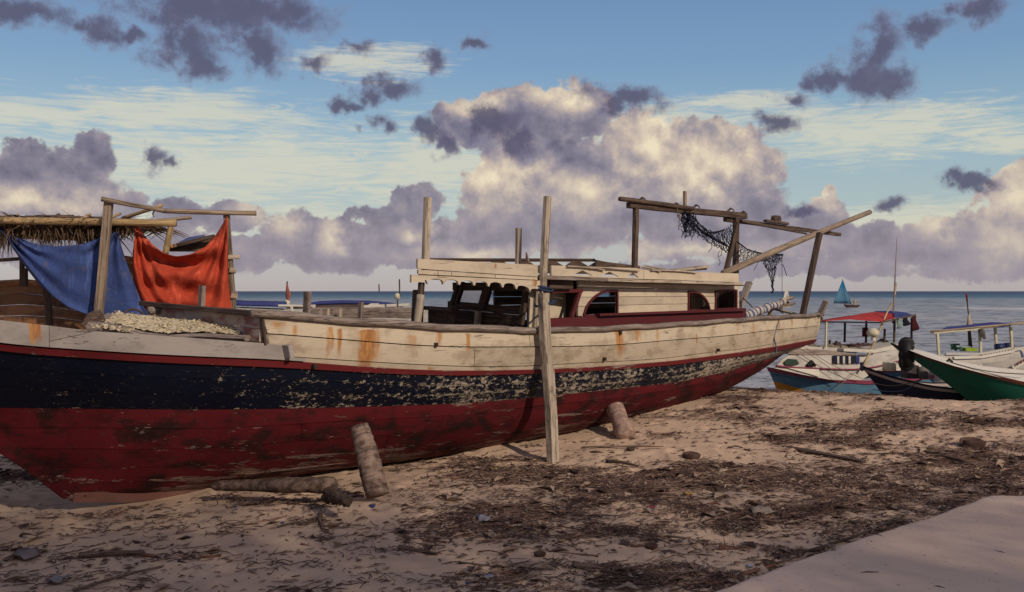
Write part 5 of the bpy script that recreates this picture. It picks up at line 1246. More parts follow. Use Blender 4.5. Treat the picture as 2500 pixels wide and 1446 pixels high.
# --- navy boat
f2_ = bframe(2106, 900, 18.0, 1, .03)
b2 = empty('navy_boat', 'low dark navy boat with a pink edge line between the blue and the green boats', 'boat', f2_)
sh2 = sheer_from(f2_, 1.1, [(2104, 889), (2130, 905), (2180, 924), (2260, 944), (2340, 952), (2500, 950)], 3.4)
hull(b2, f2_, 3.4, 1.2, sh2, .28, .85, [('hull_upper', .05, .62, M_dnavy, 0), ('hull_bottom', .62, 1, M_dred, 0), ('edge_strip', -.01, .06, bpaint('pinkish_edge', (.42, .34, .31)), .015), ('rim', -.04, .0, M_dnavy, .02)], M_white, deck=-.05)
def q2(px, py, v=-.2): return lp(f2_, px, py, v)
G().tube([q2(2171, 905), q2(2171, 885)], [.12, .115], 14).put('cream_tub', M_fl, b2, FR=f2_, smooth=True)
G().box(q2(2216, 925, -.1) , q2(2244, 893, -.1) + Vector((0, .3, 0))).put('engine_box', plain('dark_box', (.06, .045, .05)), b2, FR=f2_)
G().tube([q2(2254, 925, -.1), q2(2254, 897, -.1)], [.10, .10], 12).put('grey_drum', plain('grey_drum', (.20, .17, .16)), b2, FR=f2_, smooth=True)
timber('stem_head', q2(2106, 905, 0), q2(2103, 885, 0), .05, .05, M_dnavy, b2, f2_, up=(1, 0, 0))
for k in range(2): rope('slack_rope', [q2(2130, 935 + 16 * k, -.62), q2(2170, 942 + 14 * k, -.66), q2(2210, 938 + 14 * k, -.66), q2(2250, 926, -.64)], .008, plain('blue_line', (.10, .13, .22)) if k else M_rope, b2, f2_)
# --- green boat
f3_ = bframe(2176, 850, 17.2, 1, -.10)
b3 = empty('green_boat', 'dark green hulled boat with a high raked bow and white deck beside the beach', 'boat', f3_)
sh3 = sheer_from(f3_, 1.3, [(2180, 838), (2230, 861), (2300, 884), (2400, 912), (2500, 936), (2620, 950)], 5.4)
hull(b3, f3_, 5.4, 1.4, sh3, .22, 2.1, [('hull_side', .03, 1, M_green, 0), ('cap_rail', -.02, .05, M_brn, .02)], M_white, deck=-.02, power=.75)
def q3(px, py, v=-.5): return lp(f3_, px, py, v)
wh = [(2222, 851), (2260, 858), (2330, 880), (2400, 894), (2510, 905), (2560, 910)]; lo_ = [(2222, 856), (2260, 871), (2330, 894), (2400, 912), (2510, 938), (2560, 945)]
g = [[q3(a, b_, -.30).lerp(q3(c_, d_, -.62), k / 2) for k in range(3)] for (a, b_), (c_, d_) in zip(wh, lo_)]
G().sheet(g).put('white_deck_side', M_white2, b3, FR=f3_, smooth=True)
g = G().tube([q3(2176, 838, 0), q3(2190, 848, 0), q3(2205, 862, 0)], [.035, .06, .05], 8, flat=.5); g.put('stem_head', M_green, b3, FR=f3_, smooth=True)
rope('anchor_line', [q3(2322, 885, -.5), q3(2380, 901, -.55), q3(2440, 910, -.6), q3(2510, 914, -.6)], .008, M_dark, b3, f3_)
G().tube([q3(2310, 884, -.5), q3(2318, 878, -.5), q3(2326, 884, -.5)], [.01, .03, .02], 6, rough=.5).put('rope_knot', M_dark, b3, FR=f3_)
tz_ = q3(2213, 843, -.4); 
ty = G()
for zc in (0, -.17, -.30):
    rg = [tz_ + Vector((math.cos(a) * .085, 0 + .02 * zc, zc + math.sin(a) * .09)) for a in np.linspace(0, 2 * math.pi, 15)]
    ty.tube(rg, .055, 8, cap=False)
ty.tube([tz_ + Vector((0, 0, .08)), tz_ + Vector((.0, 0, -.36))], [.10, .10], 10)
tag(ty.put('fender', M_black, FR=f3_, smooth=True), 'black rubber fender hanging from the green bow', 'fender')
timber('oar', q3(2205, 865, -.3), q3(2215, 905, -.3), .03, .03, M_dnavy, b3, f3_, up=(1, 0, 0))
# --- white boat behind with the blue awning
f4_ = bframe(2250, 880, 20.5, 1, .06)
b4 = empty('white_boat', 'white boat with blue awning, white posts and a pierced rail, rightmost behind the green hull', 'boat', f4_)
sh4 = sheer_from(f4_, 1.4, [(2250, 890), (2320, 890), (2380, 888), (2440, 880), (2500, 868), (2620, 850)], 3.4)
hull(b4, f4_, 3.4, 1.5, sh4, .3, .3, [('hull_side', 0, 1, M_white, 0)], M_white2)
def q4(px, py, v=-.7): return lp(f4_, px, py, v)
for k, (px, a, b_, v) in enumerate(((2290, 808, 868, -.6), (2393, 800, 868, -.6), (2431, 800, 848, .5), (2469, 796, 850, -.4), (2366, 802, 846, .2))):
    timber('awning_post', q4(px + 2, b_, v), q4(px - (2 if k != 4 else 0), a, v), .05, .05, M_fl if k != 4 else M_brown, b4, f4_, up=(1, 0, 0))
timber('awning_beam', q4(2278, 811, -.6), q4(2400, 801, -.6), .05, .07, M_fl, b4, f4_); timber('awning_beam', q4(2400, 801, -.6), q4(2508, 786, -.6), .05, .04, M_pole, b4, f4_)
stick('awning_pole', q4(2272, 810, -.62), q4(2510, 788, -.62), .022, M_pole, b4, f4_)
aw = [[q4(a, b_, -.62), q4(a + 10, c_, .1), q4(a + 30, c_ + 1, .6)] for a, b_, c_ in ((2300, 804, 800), (2340, 803, 796), (2368, 800, 793), (2410, 801, 788), (2440, 800, 789), (2466, 797, 792))]
o = G().sheet(aw).put('blue_awning', M_bluet, b4, FR=f4_, fix=False); o.modifiers.new('t', 'SOLIDIFY').thickness = .012
pslab([(2330, 871), (2395, 869), (2470, 856), (2474, 861), (2398, 875), (2330, 877)], lambda a, b_: q4(a, b_, -.66), .05, M_white2, 'lower_rail', b4, f4_)
rl_ = pslab([(2310, 862), (2395, 862), (2470, 848), (2474, 852), (2398, 866), (2310, 866)], lambda a, b_: q4(a, b_, -.66), .05, M_white2, 'upper_rail', b4, f4_)
for k in range(11): px = 2400 + k * 7; y = 864 - k * 1.35; pslab([(px, y), (px + 3, y - .5), (px + 3, y + 9), (px, y + 9)], lambda a, b_: q4(a, b_, -.65), .04, M_white2, 'rail_slat', rl_, f4_)
pslab([(2290, 866), (2400, 872), (2490, 858), (2500, 905), (2290, 895)], lambda a, b_: q4(a, b_, -.62), .03, M_white, 'cabin_side', b4, f4_)
G().box(q4(2358, 858, -.3), q4(2386, 850, -.3) + Vector((0, .25, 0))).put('lime_crate', plain('lime_plastic', (.33, .44, .03), .4), None, FR=f4_); tag(bpy.context.scene.collection.objects[-1], 'lime green crate on the white boat', 'crate')
g = G()
for (a, b_, c_, d_) in ((2322, 846, 2360, 856), (2330, 842, 2334, 856), (2322, 842, 2342, 841), (2322, 852, 2345, 850), (2344, 848, 2356, 854)): g.beam(q4(a, b_, -.2), q4(c_, d_, -.2), .05, .035, segs=1)
tag(g.put('green_rack', plain('green_metal', (.05, .16, .08)), None, FR=f4_), 'small green metal rack on the white boat', 'rack')
for k, (px, py) in enumerate(((2440, 852), (2462, 850), (2478, 842))):
    g = G().tube([q4(px - 9, py - 4, .2), q4(px + 10, py - 5, .2)], .075, 12) if k < 2 else G().tube([q4(2484, 860, -.1), q4(2492, 880, -.2)], .085, 12)
    tag(g.put('blue_barrel', plain('blue_plastic', (.025, .04, .12), .45), None, FR=f4_, smooth=True), ['blue barrel lying left of the last awning post', 'blue barrel beside the last awning post', 'blue barrel slanting at the right picture edge'][k], 'barrel', 'blue barrels on the white boat')
nbd = pslab([(2470, 894), (2510, 872), (2510, 884), (2476, 903)], lambda a, b_: q4(a, b_, -.8), .02, M_white2, 'name_board', b4, f4_)
M_let = plain('red_lettering', (.22, .02, .02))
for k in range(7):
    x = 2478 + k * 4.2; y = 892 - k * 2.35; g = G()
    for s_ in range(3 if k % 2 else 2): g.beam(q4(x + s_ * 1.0, y + 3, -.81), q4(x + s_ * 1.0 + .3, y - 3, -.81), .004, .007, up=(1, 0, 0), segs=1)
    g.beam(q4(x, y - 3 if k % 3 else y, -.811), q4(x + 2, y - 4 if k % 3 else y - 1, -.811), .004, .007, segs=1)
    g.put('letter', M_let, nbd, FR=f4_)
tag(G().tube([q4(2396, 803, -.7), q4(2399, 812, -.7), q4(2404, 828, -.7)], [.06, .07, .02], 7, rough=.4).put('tangled_rag', plain('grey_rag', (.12, .10, .09)), None, FR=f4_), 'grey rag knotted to the middle awning post', 'rag')
mk = empty('net_marker', 'thin marker pole with a red tip standing behind the white boat', 'marker', tr(P(2367, 800, 21.4)))
stick('pole', P(2373, 850, 21.4), P(2361, 735, 21.4), .014, M_brown, mk); stick('tip', P(2361, 735, 21.4), P(2360, 717, 21.4), .022, plain('red_tip', (.25, .03, .02)), mk)
G().tube([P(2367, 803, 21.4), P(2366, 782, 21.4), P(2365, 768, 21.4)], [.09, .04, .015], 7, rough=.2).put('wrapped_cloth', plain('cream_rag', (.5, .4, .28)), mk)
# --- outrigger under sail far out, with a figure
Ysail = 142.
sb = empty('sailing_canoe', 'small dark outrigger canoe under a tall blue triangular sail, far out on the water', 'boat', tr(P(2070, 748, Ysail)))
m, tt, b = new_mat('blue_sail'); co = tt.n('TexCoord', 3); sp = tt.t.nodes.new('ShaderNodeSeparateXYZ'); tt.put(sp.inputs[0], co)
gx = tt.m('FRACT', tt.m('MULTIPLY', tt.m('ADD', sp.outputs[0], tt.m('MULTIPLY', sp.outputs[2], .35)), 3.2)); gz = tt.m('FRACT', tt.m('MULTIPLY', tt.m('SUBTRACT', sp.outputs[2], tt.m('MULTIPLY', sp.outputs[0], .3)), 3.2))
ln = tt.m('MAXIMUM', tt.ss(gx, .8, .9), tt.ss(gz, .8, .9)); finish(tt, b, tt.mix(ln, tt.mix(tt.ss(sp.outputs[2], 0., .9), (.10, .24, .36, 1), (.01, .20, .42, 1)), (.02, .07, .16, 1)), .8)
ax, l_, r_ = P(2057, 683, Ysail), P(2034, 741, Ysail), P(2079, 742, Ysail)
g = [[ax.lerp(l_, k / 6).lerp(ax.lerp(r_, k / 6), q / 4) + Vector((0, .5 * math.sin(math.pi * q / 4) * k / 6, 0)) for q in range(5)] for k in range(7)]
o = G().sheet(g).put('sail', m, sb, fix=False, smooth=True); o.modifiers.new('t', 'SOLIDIFY').thickness = .03
stick('mast', ax + Vector((0, .1, .1)), P(2079, 745, Ysail), .04, M_brown, sb)
pts = [P(2060, 744, Ysail), P(2066, 747, Ysail), P(2080, 749, Ysail), P(2092, 748, Ysail), P(2099, 746, Ysail)]
G().tube(pts, [.08, .26, .34, .28, .08], 9, flat=.8).put('hull', plain('dark_red_hull', (.06, .02, .02)), sb, smooth=True)
sk = [(0, 0, 0), (0, 0, .45), (0, 0, .62), (0, 0, .74), (.22, 0, .55), (.3, -.1, .28), (-.22, 0, .55), (-.3, -.1, .28), (.16, -.35, .0), (-.16, -.35, .0)]
ed = [(0, 1), (1, 2), (2, 3), (1, 4), (4, 5), (1, 6), (6, 7), (0, 8), (0, 9)]; me_ = bpy.data.meshes.new('person'); base_ = P(2087, 744.5, Ysail)
me_.from_pydata([Vector(p) * 1.15 for p in sk], ed, []); pe = bpy.data.objects.new('person', me_); COL.objects.link(pe); pe.location = base_
me_.materials.append(plain('pale_shirt', (.35, .27, .2))); sm_ = pe.modifiers.new('skin', 'SKIN'); pe.modifiers.new('sub', 'SUBSURF').levels = 1
for v_, r2 in zip(me_.skin_vertices[0].data, (.17, .18, .08, .13, .08, .05, .08, .05, .09, .09)): v_.radius = (r2, r2)
me_.skin_vertices[0].data[0].use_root = True
tag(pe, 'person in a pale shirt sitting in the stern of the canoe', 'person')
# white sail beyond the stern
ws = empty('white_sail_boat', 'distant boat with a narrow white sail seen past the stern rail', 'boat', tr(P(1918, 742, 110)))
G().slab([P(1920, 693, 110), P(1913, 728, 110), P(1923, 731, 110)], (0, .05, 0)).put('sail', M_white2, ws)
G().slab([P(1905, 736, 110), P(1930, 736, 110), P(1927, 741, 110), P(1909, 741, 110)], (0, .8, 0)).put('hull', M_white, ws)
G().slab([P(1923, 700, 110), P(1918, 752, 110), P(1929, 750, 110)], (0, .05, 0)).put('jib', M_white, ws)
wd = empty('white_sail_boat', 'faint distant white sailed boat framed by the wheelhouse window', 'boat', tr(P(1155, 740, 100)))
G().slab([P(1157, 708, 100), P(1147, 734, 100), P(1166, 734, 100)], (0, .05, 0)).put('sail', M_white2, wd)
G().slab([P(1143, 736, 100), P(1170, 736, 100), P(1166, 742, 100), P(1147, 742, 100)], (0, .8, 0)).put('hull', M_white, wd)
# --- boats seen over the rail on the left
def lowboat(root, pts_top, pts_bot, Y, mat, nm='hull_side'):
    n = len(pts_top); V = [P(a, b_, Y) for a, b_ in pts_top] + [P(a, b_, Y + .1) for a, b_ in pts_bot] + [P(a, b_, Y) + Vector((0, 1.3, 0)) for a, b_ in pts_top] + [P(a, b_, Y + .1) + Vector((0, 1.1, 0)) for a, b_ in pts_bot]
    Fc = []
    for i in range(n - 1): Fc += [(i, i + 1, n + i + 1, n + i), (2 * n + i, 3 * n + i, 3 * n + i + 1, 2 * n + i + 1), (i, 2 * n + i, 2 * n + i + 1, i + 1)]
    Fc += [(0, n, 3 * n, 2 * n), (n - 1, 3 * n - 1, 4 * n - 1, 2 * n - 1)] if False else [(0, n, 3 * n, 2 * n), (n - 1, 3 * n - 1, 4 * n - 1, 2 * n - 1)][:1]
    return G().add(V, Fc).put(nm, mat, root)
c1_ = empty('covered_boat', 'white boat under a long arched blue tarpaulin seen over the rail', 'boat', tr(P(850, 770, 24)))
lowboat(c1_, [(720, 752), (800, 750), (900, 749), (1000, 750), (1060, 751)], [(720, 800), (800, 800), (900, 800), (1000, 800), (1060, 800)], 24, M_white)
arch = [(722, 748), (745, 741), (780, 735), (830, 733), (900, 734), (945, 738), (985, 743)]
o = G().sheet([[P(a, b_, 24 + k * .7) + Vector((0, 0, -.07 * (k - 1) ** 2 * (1 if k < 1 else .6))) for k in range(4)] for a, b_ in arch]).put('blue_tarpaulin', M_bluet, c1_, fix=False, smooth=True)
timber('edge_pole', P(722, 749, 23.9), P(985, 744, 23.9), .05, .05, M_brown, c1_)
timber('handrail', P(880, 749, 22), P(1000, 744, 22), .06, .06, M_white2, c1_); timber('handrail', P(886, 752, 21.8), P(942, 752, 21.8), .06, .05, M_white2, c1_)
for px in (887, 940, 966, 973): timber('rail_post', P(px, 772, 21.8), P(px, 750, 21.8), .05, .05, M_white2, c1_, up=(1, 0, 0))
G().slab([P(892, 749, 22), P(905, 741, 22), P(920, 741, 22), P(925, 749, 22)], (0, .3, 0)).put('white_box', M_white2, c1_)
for px, pt in ((838, 745), (922, 752)): timber('rail_post', P(px, 768, 22), P(px - 1, pt, 22), .03, .03, M_brown, c1_, up=(1, 0, 0))
c2_ = empty('blue_edged_boat', 'low boat with a dark blue cover behind the rail near the orange sheet', 'boat', tr(P(640, 765, 20)))
lowboat(c2_, [(560, 752), (620, 754), (690, 757), (740, 758)], [(560, 800), (620, 800), (690, 800), (740, 800)], 20, M_white)
o = G().sheet([[P(a, b_, 20 + k * .5) + Vector((0, 0, .03 * k)) for k in range(3)] for a, b_ in ((556, 746), (610, 748), (660, 749), (700, 750))]).put('blue_cover', M_bluet, c2_, fix=False, smooth=True); o.modifiers.new('t', 'SOLIDIFY').thickness = .06
for px in (713, 767): timber('rail_post', P(px, 765, 20), P(px - 1, 744, 20), .05, .05, M_white2, c2_, up=(1, 0, 0))
timber('handrail', P(680, 746, 20), P(770, 747, 20), .05, .04, M_white2, c2_); timber('handrail', P(700, 752, 20), P(800, 752, 20.5), .04, .04, M_brown, c2_)
nb_ = empty('grey_netting_boat', 'faded grey-brown boat rail and netting beyond the far gunwale', 'boat', tr(P(860, 775, 18)))
for k in range(4): timber('plank', P(760, 758 + 4 * k, 18), P(1005, 757 + 4.6 * k, 18), .05, .09, M_grey, nb_, rough=.2, segs=12)
for px in (783, 802, 832): timber('rail_post', P(px, 775, 17.8), P(px, 754, 17.8), .045, .045, M_greyl, nb_, up=(1, 0, 0))
def flagpole(px, pt, pb, Y, label, float_=None, tipc=None, nm='net_marker'):
    r = empty(nm, label, 'marker', tr(P(px, pb, Y))); stick('pole', P(px + 1, pb, Y), P(px, pt, Y), .016 if Y < 25 else .04, M_brown, r)
    if tipc: G().tube([P(px, pt + 4, Y), P(px + 1, pt + 18, Y), P(px + 3, pt + 34, Y), P(px + 1, pt + 48, Y)], [.012, .03, .05, .02], 6, rough=.3).put('rolled_flag', plain('faded_red_flag', tipc), r)
    if float_: G().tube([P(px - 6, float_, Y), P(px, float_, Y), P(px + 6, float_, Y)], [.05, .085, .05], 10).put('float', M_fl, r, smooth=True)
flagpole(701, 687, 765, 21, 'marker pole with a rolled faded red flag and cream float', 741, (.35, .12, .08)); flagpole(970, 724, 760, 21.5, 'cream float on a short stalk above the far rail', 724)
flagpole(975, 682, 724, 21.5, 'thin dark stick rising above the cream float'); flagpole(925, 694, 712, 60, 'tiny far pole standing on the horizon')
# wave marker buoy rope near stern shadow: coarse rope on the sand
tag(rope('beach_rope', [P(1700, 941, 15.9), P(1760, 945, 15.7), P(1850, 950, 15.5)], .012, M_dark), 'dark rope lying on the sand behind the stern', 'rope')

# ================================================================== unseen trees added behind the viewer to shade the near sand
def tree(x, y, h, R, label, seed):
    r = empty('added_shade_tree', label, 'tree', tr(Vector((x, y, ground(x, y)))), 'added trees shading the near sand'); q = random.Random(seed)
    G().tube([(x, y, -.3), (x + .1, y, h * .3), (x - .1, y + .1, h * .6)], [.35, .26, .16], 10, rough=.08).put('trunk', M_palm, r, smooth=True)
    for k in range(5):
        a = k * 1.26 + q.random(); G().tube([(x, y, h * .4), (x + math.cos(a) * R * .4, y + math.sin(a) * R * .4, h * .6), (x + math.cos(a) * R * .7, y + math.sin(a) * R * .7, h * .78)], [.14, .09, .04], 6).put('limb', M_palm, r)
    nq = 10500; rg = np.random.default_rng(seed); d = rg.normal(size=(nq, 3)); d /= np.linalg.norm(d, axis=1)[:, None]; rad = rg.random(nq) ** .45
    lob = 1 + .18 * np.sin(d[:, 0] * 5 + seed) * np.cos(d[:, 1] * 4) + .1 * np.sin(d[:, 2] * 9)
    c = np.stack([x + d[:, 0] * rad * lob * R, y + d[:, 1] * rad * lob * R, h * .68 + d[:, 2] * rad * lob * h * .30], -1)
    a = rg.normal(size=(nq, 3)); a /= np.linalg.norm(a, axis=1)[:, None]; b2 = np.cross(a, d); b2 /= np.linalg.norm(b2, axis=1)[:, None] + 1e-6
    s_ = rg.uniform(.055, .125, (nq, 1)); V = np.stack([c - a * s_, c + b2 * s_ * .5, c + a * s_, c - b2 * s_ * .5], 1).reshape(-1, 3); Fc = (np.arange(nq)[:, None] * 4 + np.arange(4)).tolist()
    add('crown', V, Fc, plain('leaf_green', (.045, .07, .02)), r, fix=False)
for k, (x, y, h, R) in enumerate(((4.6, -5.5, 10.9, 3.4), (9.2, -6.2, 11.5, 3.6), (14.2, -5.4, 11.1, 3.6), (19.2, -6.0, 12.0, 3.7), (24.2, -6.2, 12.3, 3.8))):
    tree(x, y, h, R, 'unseen leafy tree added to shade the sand, ' + ['first from the boat bow side', 'second in the row', 'middle of the row', 'fourth in the row', 'last of the row'][k], 40 + k)

# ================================================================== litter on the sand
M_twig = plain('dry_twigs', (.12, .072, .058), .95, scale=2.2, c2=(.26, .175, .14), spec=.1, world=True)
M_leaf = plain('dry_leaves', (.17, .105, .075), .9, scale=9, c2=(.42, .32, .25), spec=.15, world=True)
M_drk = plain('dark_wrack', (.062, .035, .030), .9, scale=3, c2=(.125, .08, .065), spec=.15, world=True)
lr = np.random.default_rng(77)
def scatter(n, kmax):
    out = []
    while len(out) < n:
        m_ = 60000; px = lr.uniform(-40, 2540, m_); py = lr.uniform(948, 1460, m_); Y = F * CAMH / (py - HY); Y = Y * (1 + 0) 
        X = (px - CX) / F * Y; w_ = wrack(X, Y) * (S(Y, 5.9, 6.3)); keep = (lr.random(m_) * kmax < w_) & (Y < 17) & (Y < 1e3) & (Y > path_edge(X) - .02 + 0 * X) 
        keep |= (lr.random(m_) < .003) & (Y < 16)
        out += list(zip(X[keep], Y[keep]))
    return out[:n]
def on_boat(x, y):
    q = Vector((x, y, 0)) - BO; u, v = q.dot(BD), q.dot(BN); return -1.3 < u < 8 and abs(v) < .35
buf = {0: G(), 1: G(), 2: G()}
vv = {0: [], 1: [], 2: []}; ff = {0: [], 1: [], 2: []}
pts = scatter(25000, 1.0); rs = random.Random(5)
for (x, y) in pts:
    x, y = float(x), float(y)
    if on_boat(x, y) or (y < float(path_edge(x)) and rs.random() < .55): continue
    far_ = y / 10; z = ground_hit(x, y) if y > float(path_edge(x)) else .05
    k = rs.random(); dark_ = rs.random() < .38
    a = rs.gauss(.25, .9); d = Vector((math.cos(a), math.sin(a), 0)); s_ = Vector((-d.y, d.x, 0))
    if k < .6:            # twig: thin three sided prism, slightly bent
        ln = min(rs.expovariate(1 / .06) + .02, .34) * (.7 + .3 * far_); w_ = rs.uniform(.0018, .0055) * (.8 + .35 * far_)
        c0 = Vector((x, y, z + w_ * rs.uniform(.3, 1.6))); e0, e1 = c0 - d * ln / 2, c0 + d * ln / 2 + Vector((0, 0, rs.uniform(0, .3) * ln * .4)); mid = c0 + s_ * rs.uniform(-.12, .12) * ln + Vector((0, 0, rs.uniform(0, .008)))
        key = 2 if dark_ else 0; V_ = vv[key]; n0 = len(V_)
        for p, q in ((e0, .5), (mid, 1), (e1, .4)): V_ += [p + s_ * w_ * q, p - s_ * w_ * q, p + Vector((0, 0, w_ * 1.7 * q))]
        for i in (0, 3): 
            for j in range(3): ff[key].append((n0 + i + j, n0 + i + (j + 1) % 3, n0 + i + 3 + (j + 1) % 3, n0 + i + 3 + j))
    else:                 # curled leaf or bark flake
        ln = rs.uniform(.012, .045) * (1 + 1.3 * (rs.random() < .12)) * (.8 + .3 * far_); w_ = ln * rs.uniform(.2, .6); tilt = Vector((rs.uniform(-.3, .3), rs.uniform(-.3, .3), 1)).normalized(); c0 = Vector((x, y, z + .004)); cu = rs.uniform(.1, .5) * w_
        key = 2 if dark_ else 1; V_ = vv[key]; n0 = len(V_)
        V_ += [c0 - d * ln, c0 - s_ * w_ + tilt * cu + Vector((0, 0, cu)), c0 + d * ln + tilt * cu * .6, c0 + s_ * w_ + tilt * cu + Vector((0, 0, cu)), c0 + tilt * .003]
        ff[key] += [(n0, n0 + 1, n0 + 4), (n0 + 1, n0 + 2, n0 + 4), (n0 + 2, n0 + 3, n0 + 4), (n0 + 3, n0, n0 + 4)]
for key, nm, mt, lb in ((0, 'twig_litter', M_twig, 'countless dry twigs strewn over the beach'), (1, 'leaf_litter', M_leaf, 'countless dead leaves and bark flakes on the sand'), (2, 'dark_wrack', M_drk, 'countless dark bits of seaweed and twigs on the sand')):
    tag(add(nm, vv[key], ff[key], mt, fix=False), lb, None, kind='stuff')
# matted tangles of weed and fibre, and small pale chips
tg = G(); fl_ = [G(), G(), G()]; n_ = 0
while n_ < 330:
    px, py = rs.uniform(0, 2500), rs.uniform(960, 1440); Y = F * CAMH / (py - HY); x = (px - CX) / F * Y
    if Y < float(path_edge(x)) + .05 or Y > 16.5 or on_boat(x, Y) or rs.random() > float(wrack(np.array([x]), np.array([Y]))[0]) ** 1.3 + .02: continue
    n_ += 1; rad = rs.uniform(.05, .22)
    for _ in range(rs.randint(8, 18)):
        a = rs.gauss(.1, .8); q = [x + rs.gauss(0, rad), Y + rs.gauss(0, rad * .6)]; pts = []
        for k in range(5):
            pts.append(Vector((q[0], q[1], ground_hit(q[0], q[1]) + rs.uniform(.002, .028)))); a += rs.gauss(0, .55); q[0] += math.cos(a) * .035; q[1] += math.sin(a) * .035
        tg.tube(pts, rs.uniform(.0015, .0042), 3, cap=False)
tag(tg.put('seaweed_tangles', M_drk, fix=False), 'matted tangles of dark weed and fibre in the wrack', None, kind='stuff')
for (x, y) in scatter(900, 1.0):
    x, y = float(x), float(y)
    if on_boat(x, y) or y < float(path_edge(x)): continue
    g = fl_[rs.choice([0, 0, 0, 1, 1, 2])]; s_ = rs.uniform(.006, .020) * (.7 + y / 25); z = ground_hit(x, y) + .004; a = rs.uniform(0, 6.28); d = Vector((math.cos(a), math.sin(a), rs.uniform(-.1, .4))) * s_; e = Vector((-d.y, d.x, rs.uniform(0, .4) * s_)) * .6; c0 = Vector((x, y, z))
    g.add([c0 - d, c0 + e, c0 + d * rs.uniform(.4, 1), c0 - e * rs.uniform(.4, 1)], [(0, 1, 2, 3)])
for g, nm, c_ in zip(fl_, ('shell_chips', 'wood_chips', 'plastic_bits'), ((.55, .48, .42), (.40, .24, .12), (.10, .12, .22))):
    tag(g.put(nm, plain(nm + '_mat', c_, .6, var=.3, scale=12, world=True), fix=False), 'countless small ' + nm.replace('_', ' ') + ' sprinkled through the litter', None, kind='stuff')
# coloured scraps of rubbish
def gp_(px, py):
    Y = F * CAMH / (py - HY); 
    for _ in range(8): x = (px - CX) / F * Y; z = ground_hit(x, Y) if Y > float(path_edge(x)) else .05; Y = F * (CAMH - z) / (py - HY)
    return Vector(((px - CX) / F * Y, Y, z))
def scrap(px, py, s_, col, label, cat='litter', up_=.3, name='plastic_scrap', group=None, seed=None):
    q = random.Random(int(px * 7 + py)); c0 = gp_(px, py); n = 7; g = [] ; s_ *= .62
    s_ = s_ * c0.y / F
    for i in range(5):
        g.append([c0 + Vector(((i / 4 - .5) * s_ * q.uniform(.8, 1.2), (j / 3 - .5) * s_ * q.uniform(.9, 1.3), .006 + s_ * up_ * q.uniform(0, 1))) for j in range(4)])
    o = G().sheet(g).put(name, plain(name + '_skin', col, .5, var=.1), fix=False, smooth=True); o.modifiers.new('t', 'SOLIDIFY').thickness = .002
    return tag(o, label, cat, group)
scrap(905, 1240, 32, (.035, .06, .20), 'blue plastic scrap below the palm log prop'); scrap(690, 1284 - 5, 16, (.04, .06, .2), 'small blue plastic scrap left of the middle front')
scrap(1592, 1241, 26, (.30, .012, .05), 'crimson plastic scrap in the litter'); scrap(2126, 1165, 24, (.62, .55, .46), 'pale square paper in the dark wrack', name='paper_scrap', up_=.2)
scrap(573, 1240, 14, (.04, .07, .22), 'tiny blue scrap under the bow log'); scrap(2376, 1219, 14, (.45, .42, .03), 'yellow-green scrap at the edge of the path'); scrap(1192, 1412, 36, (.22, .24, .33), 'pale blue crumpled plastic near the bottom edge')
scrap(1142, 1427, 16, (.03, .05, .18), 'deep blue scrap near the bottom edge'); scrap(60, 1365, 90, (.22, .18, .18), 'large grey crumpled plastic bag at the left', cat='bag', name='plastic_bag', up_=.35); scrap(140, 1424, 60, (.28, .25, .25), 'torn translucent bag at the bottom left', cat='bag', name='plastic_bag', up_=.4)
scrap(1180, 1275, 52, (.30, .27, .29), 'grey white plastic sheet bunched among twigs', cat='bag', name='plastic_bag', up_=.45); scrap(1830, 1385, 24, (.36, .38, .46), 'pale sachet near the path edge'); scrap(2140, 1270, 24, (.58, .48, .38), 'beige paper by the path edge', name='paper_scrap', up_=.1)
scrap(925, 1376, 16, (.60, .52, .44), 'white shell like chip on the near sand', name='paper_scrap'); scrap(1325, 1373, 16, (.60, .52, .44), 'white chip beside the coconut husk', name='paper_scrap'); scrap(970, 1246, 20, (.55, .48, .34), 'cream chip right of the blue scrap', name='paper_scrap', up_=.1)
scrap(1680, 1207, 34, (.42, .24, .05), 'ochre leaf like scrap in the litter', name='dry_leaf', up_=.15); scrap(1205, 1148, 24, (.34, .24, .06), 'yellowish leaf on the pale sand', name='dry_leaf'); scrap(1750, 1178, 44, (.42, .33, .24), 'pale flat flake in the wrack', name='bark_flake', up_=.1)
scrap(1860, 1255, 80, (.30, .23, .17), 'pale bag with flap in the wrack', name='plastic_bag', cat='bag', up_=.3); scrap(1905, 1092, 30, (.50, .38, .26), 'pale chip at the end of the broad plank', name='bark_flake'); scrap(640, 1334, 20, (.50, .38, .22), 'pale wood chip on near sand', name='bark_flake', up_=.1)
scrap(1290, 1250, 30, (.12, .09, .07), 'brown husk fibre in the middle litter', name='husk_fibre'); scrap(1100, 1130, 34, (.40, .26, .2), 'pinkish stone like lump beside the hull shadow', name='bark_flake', up_=.5)
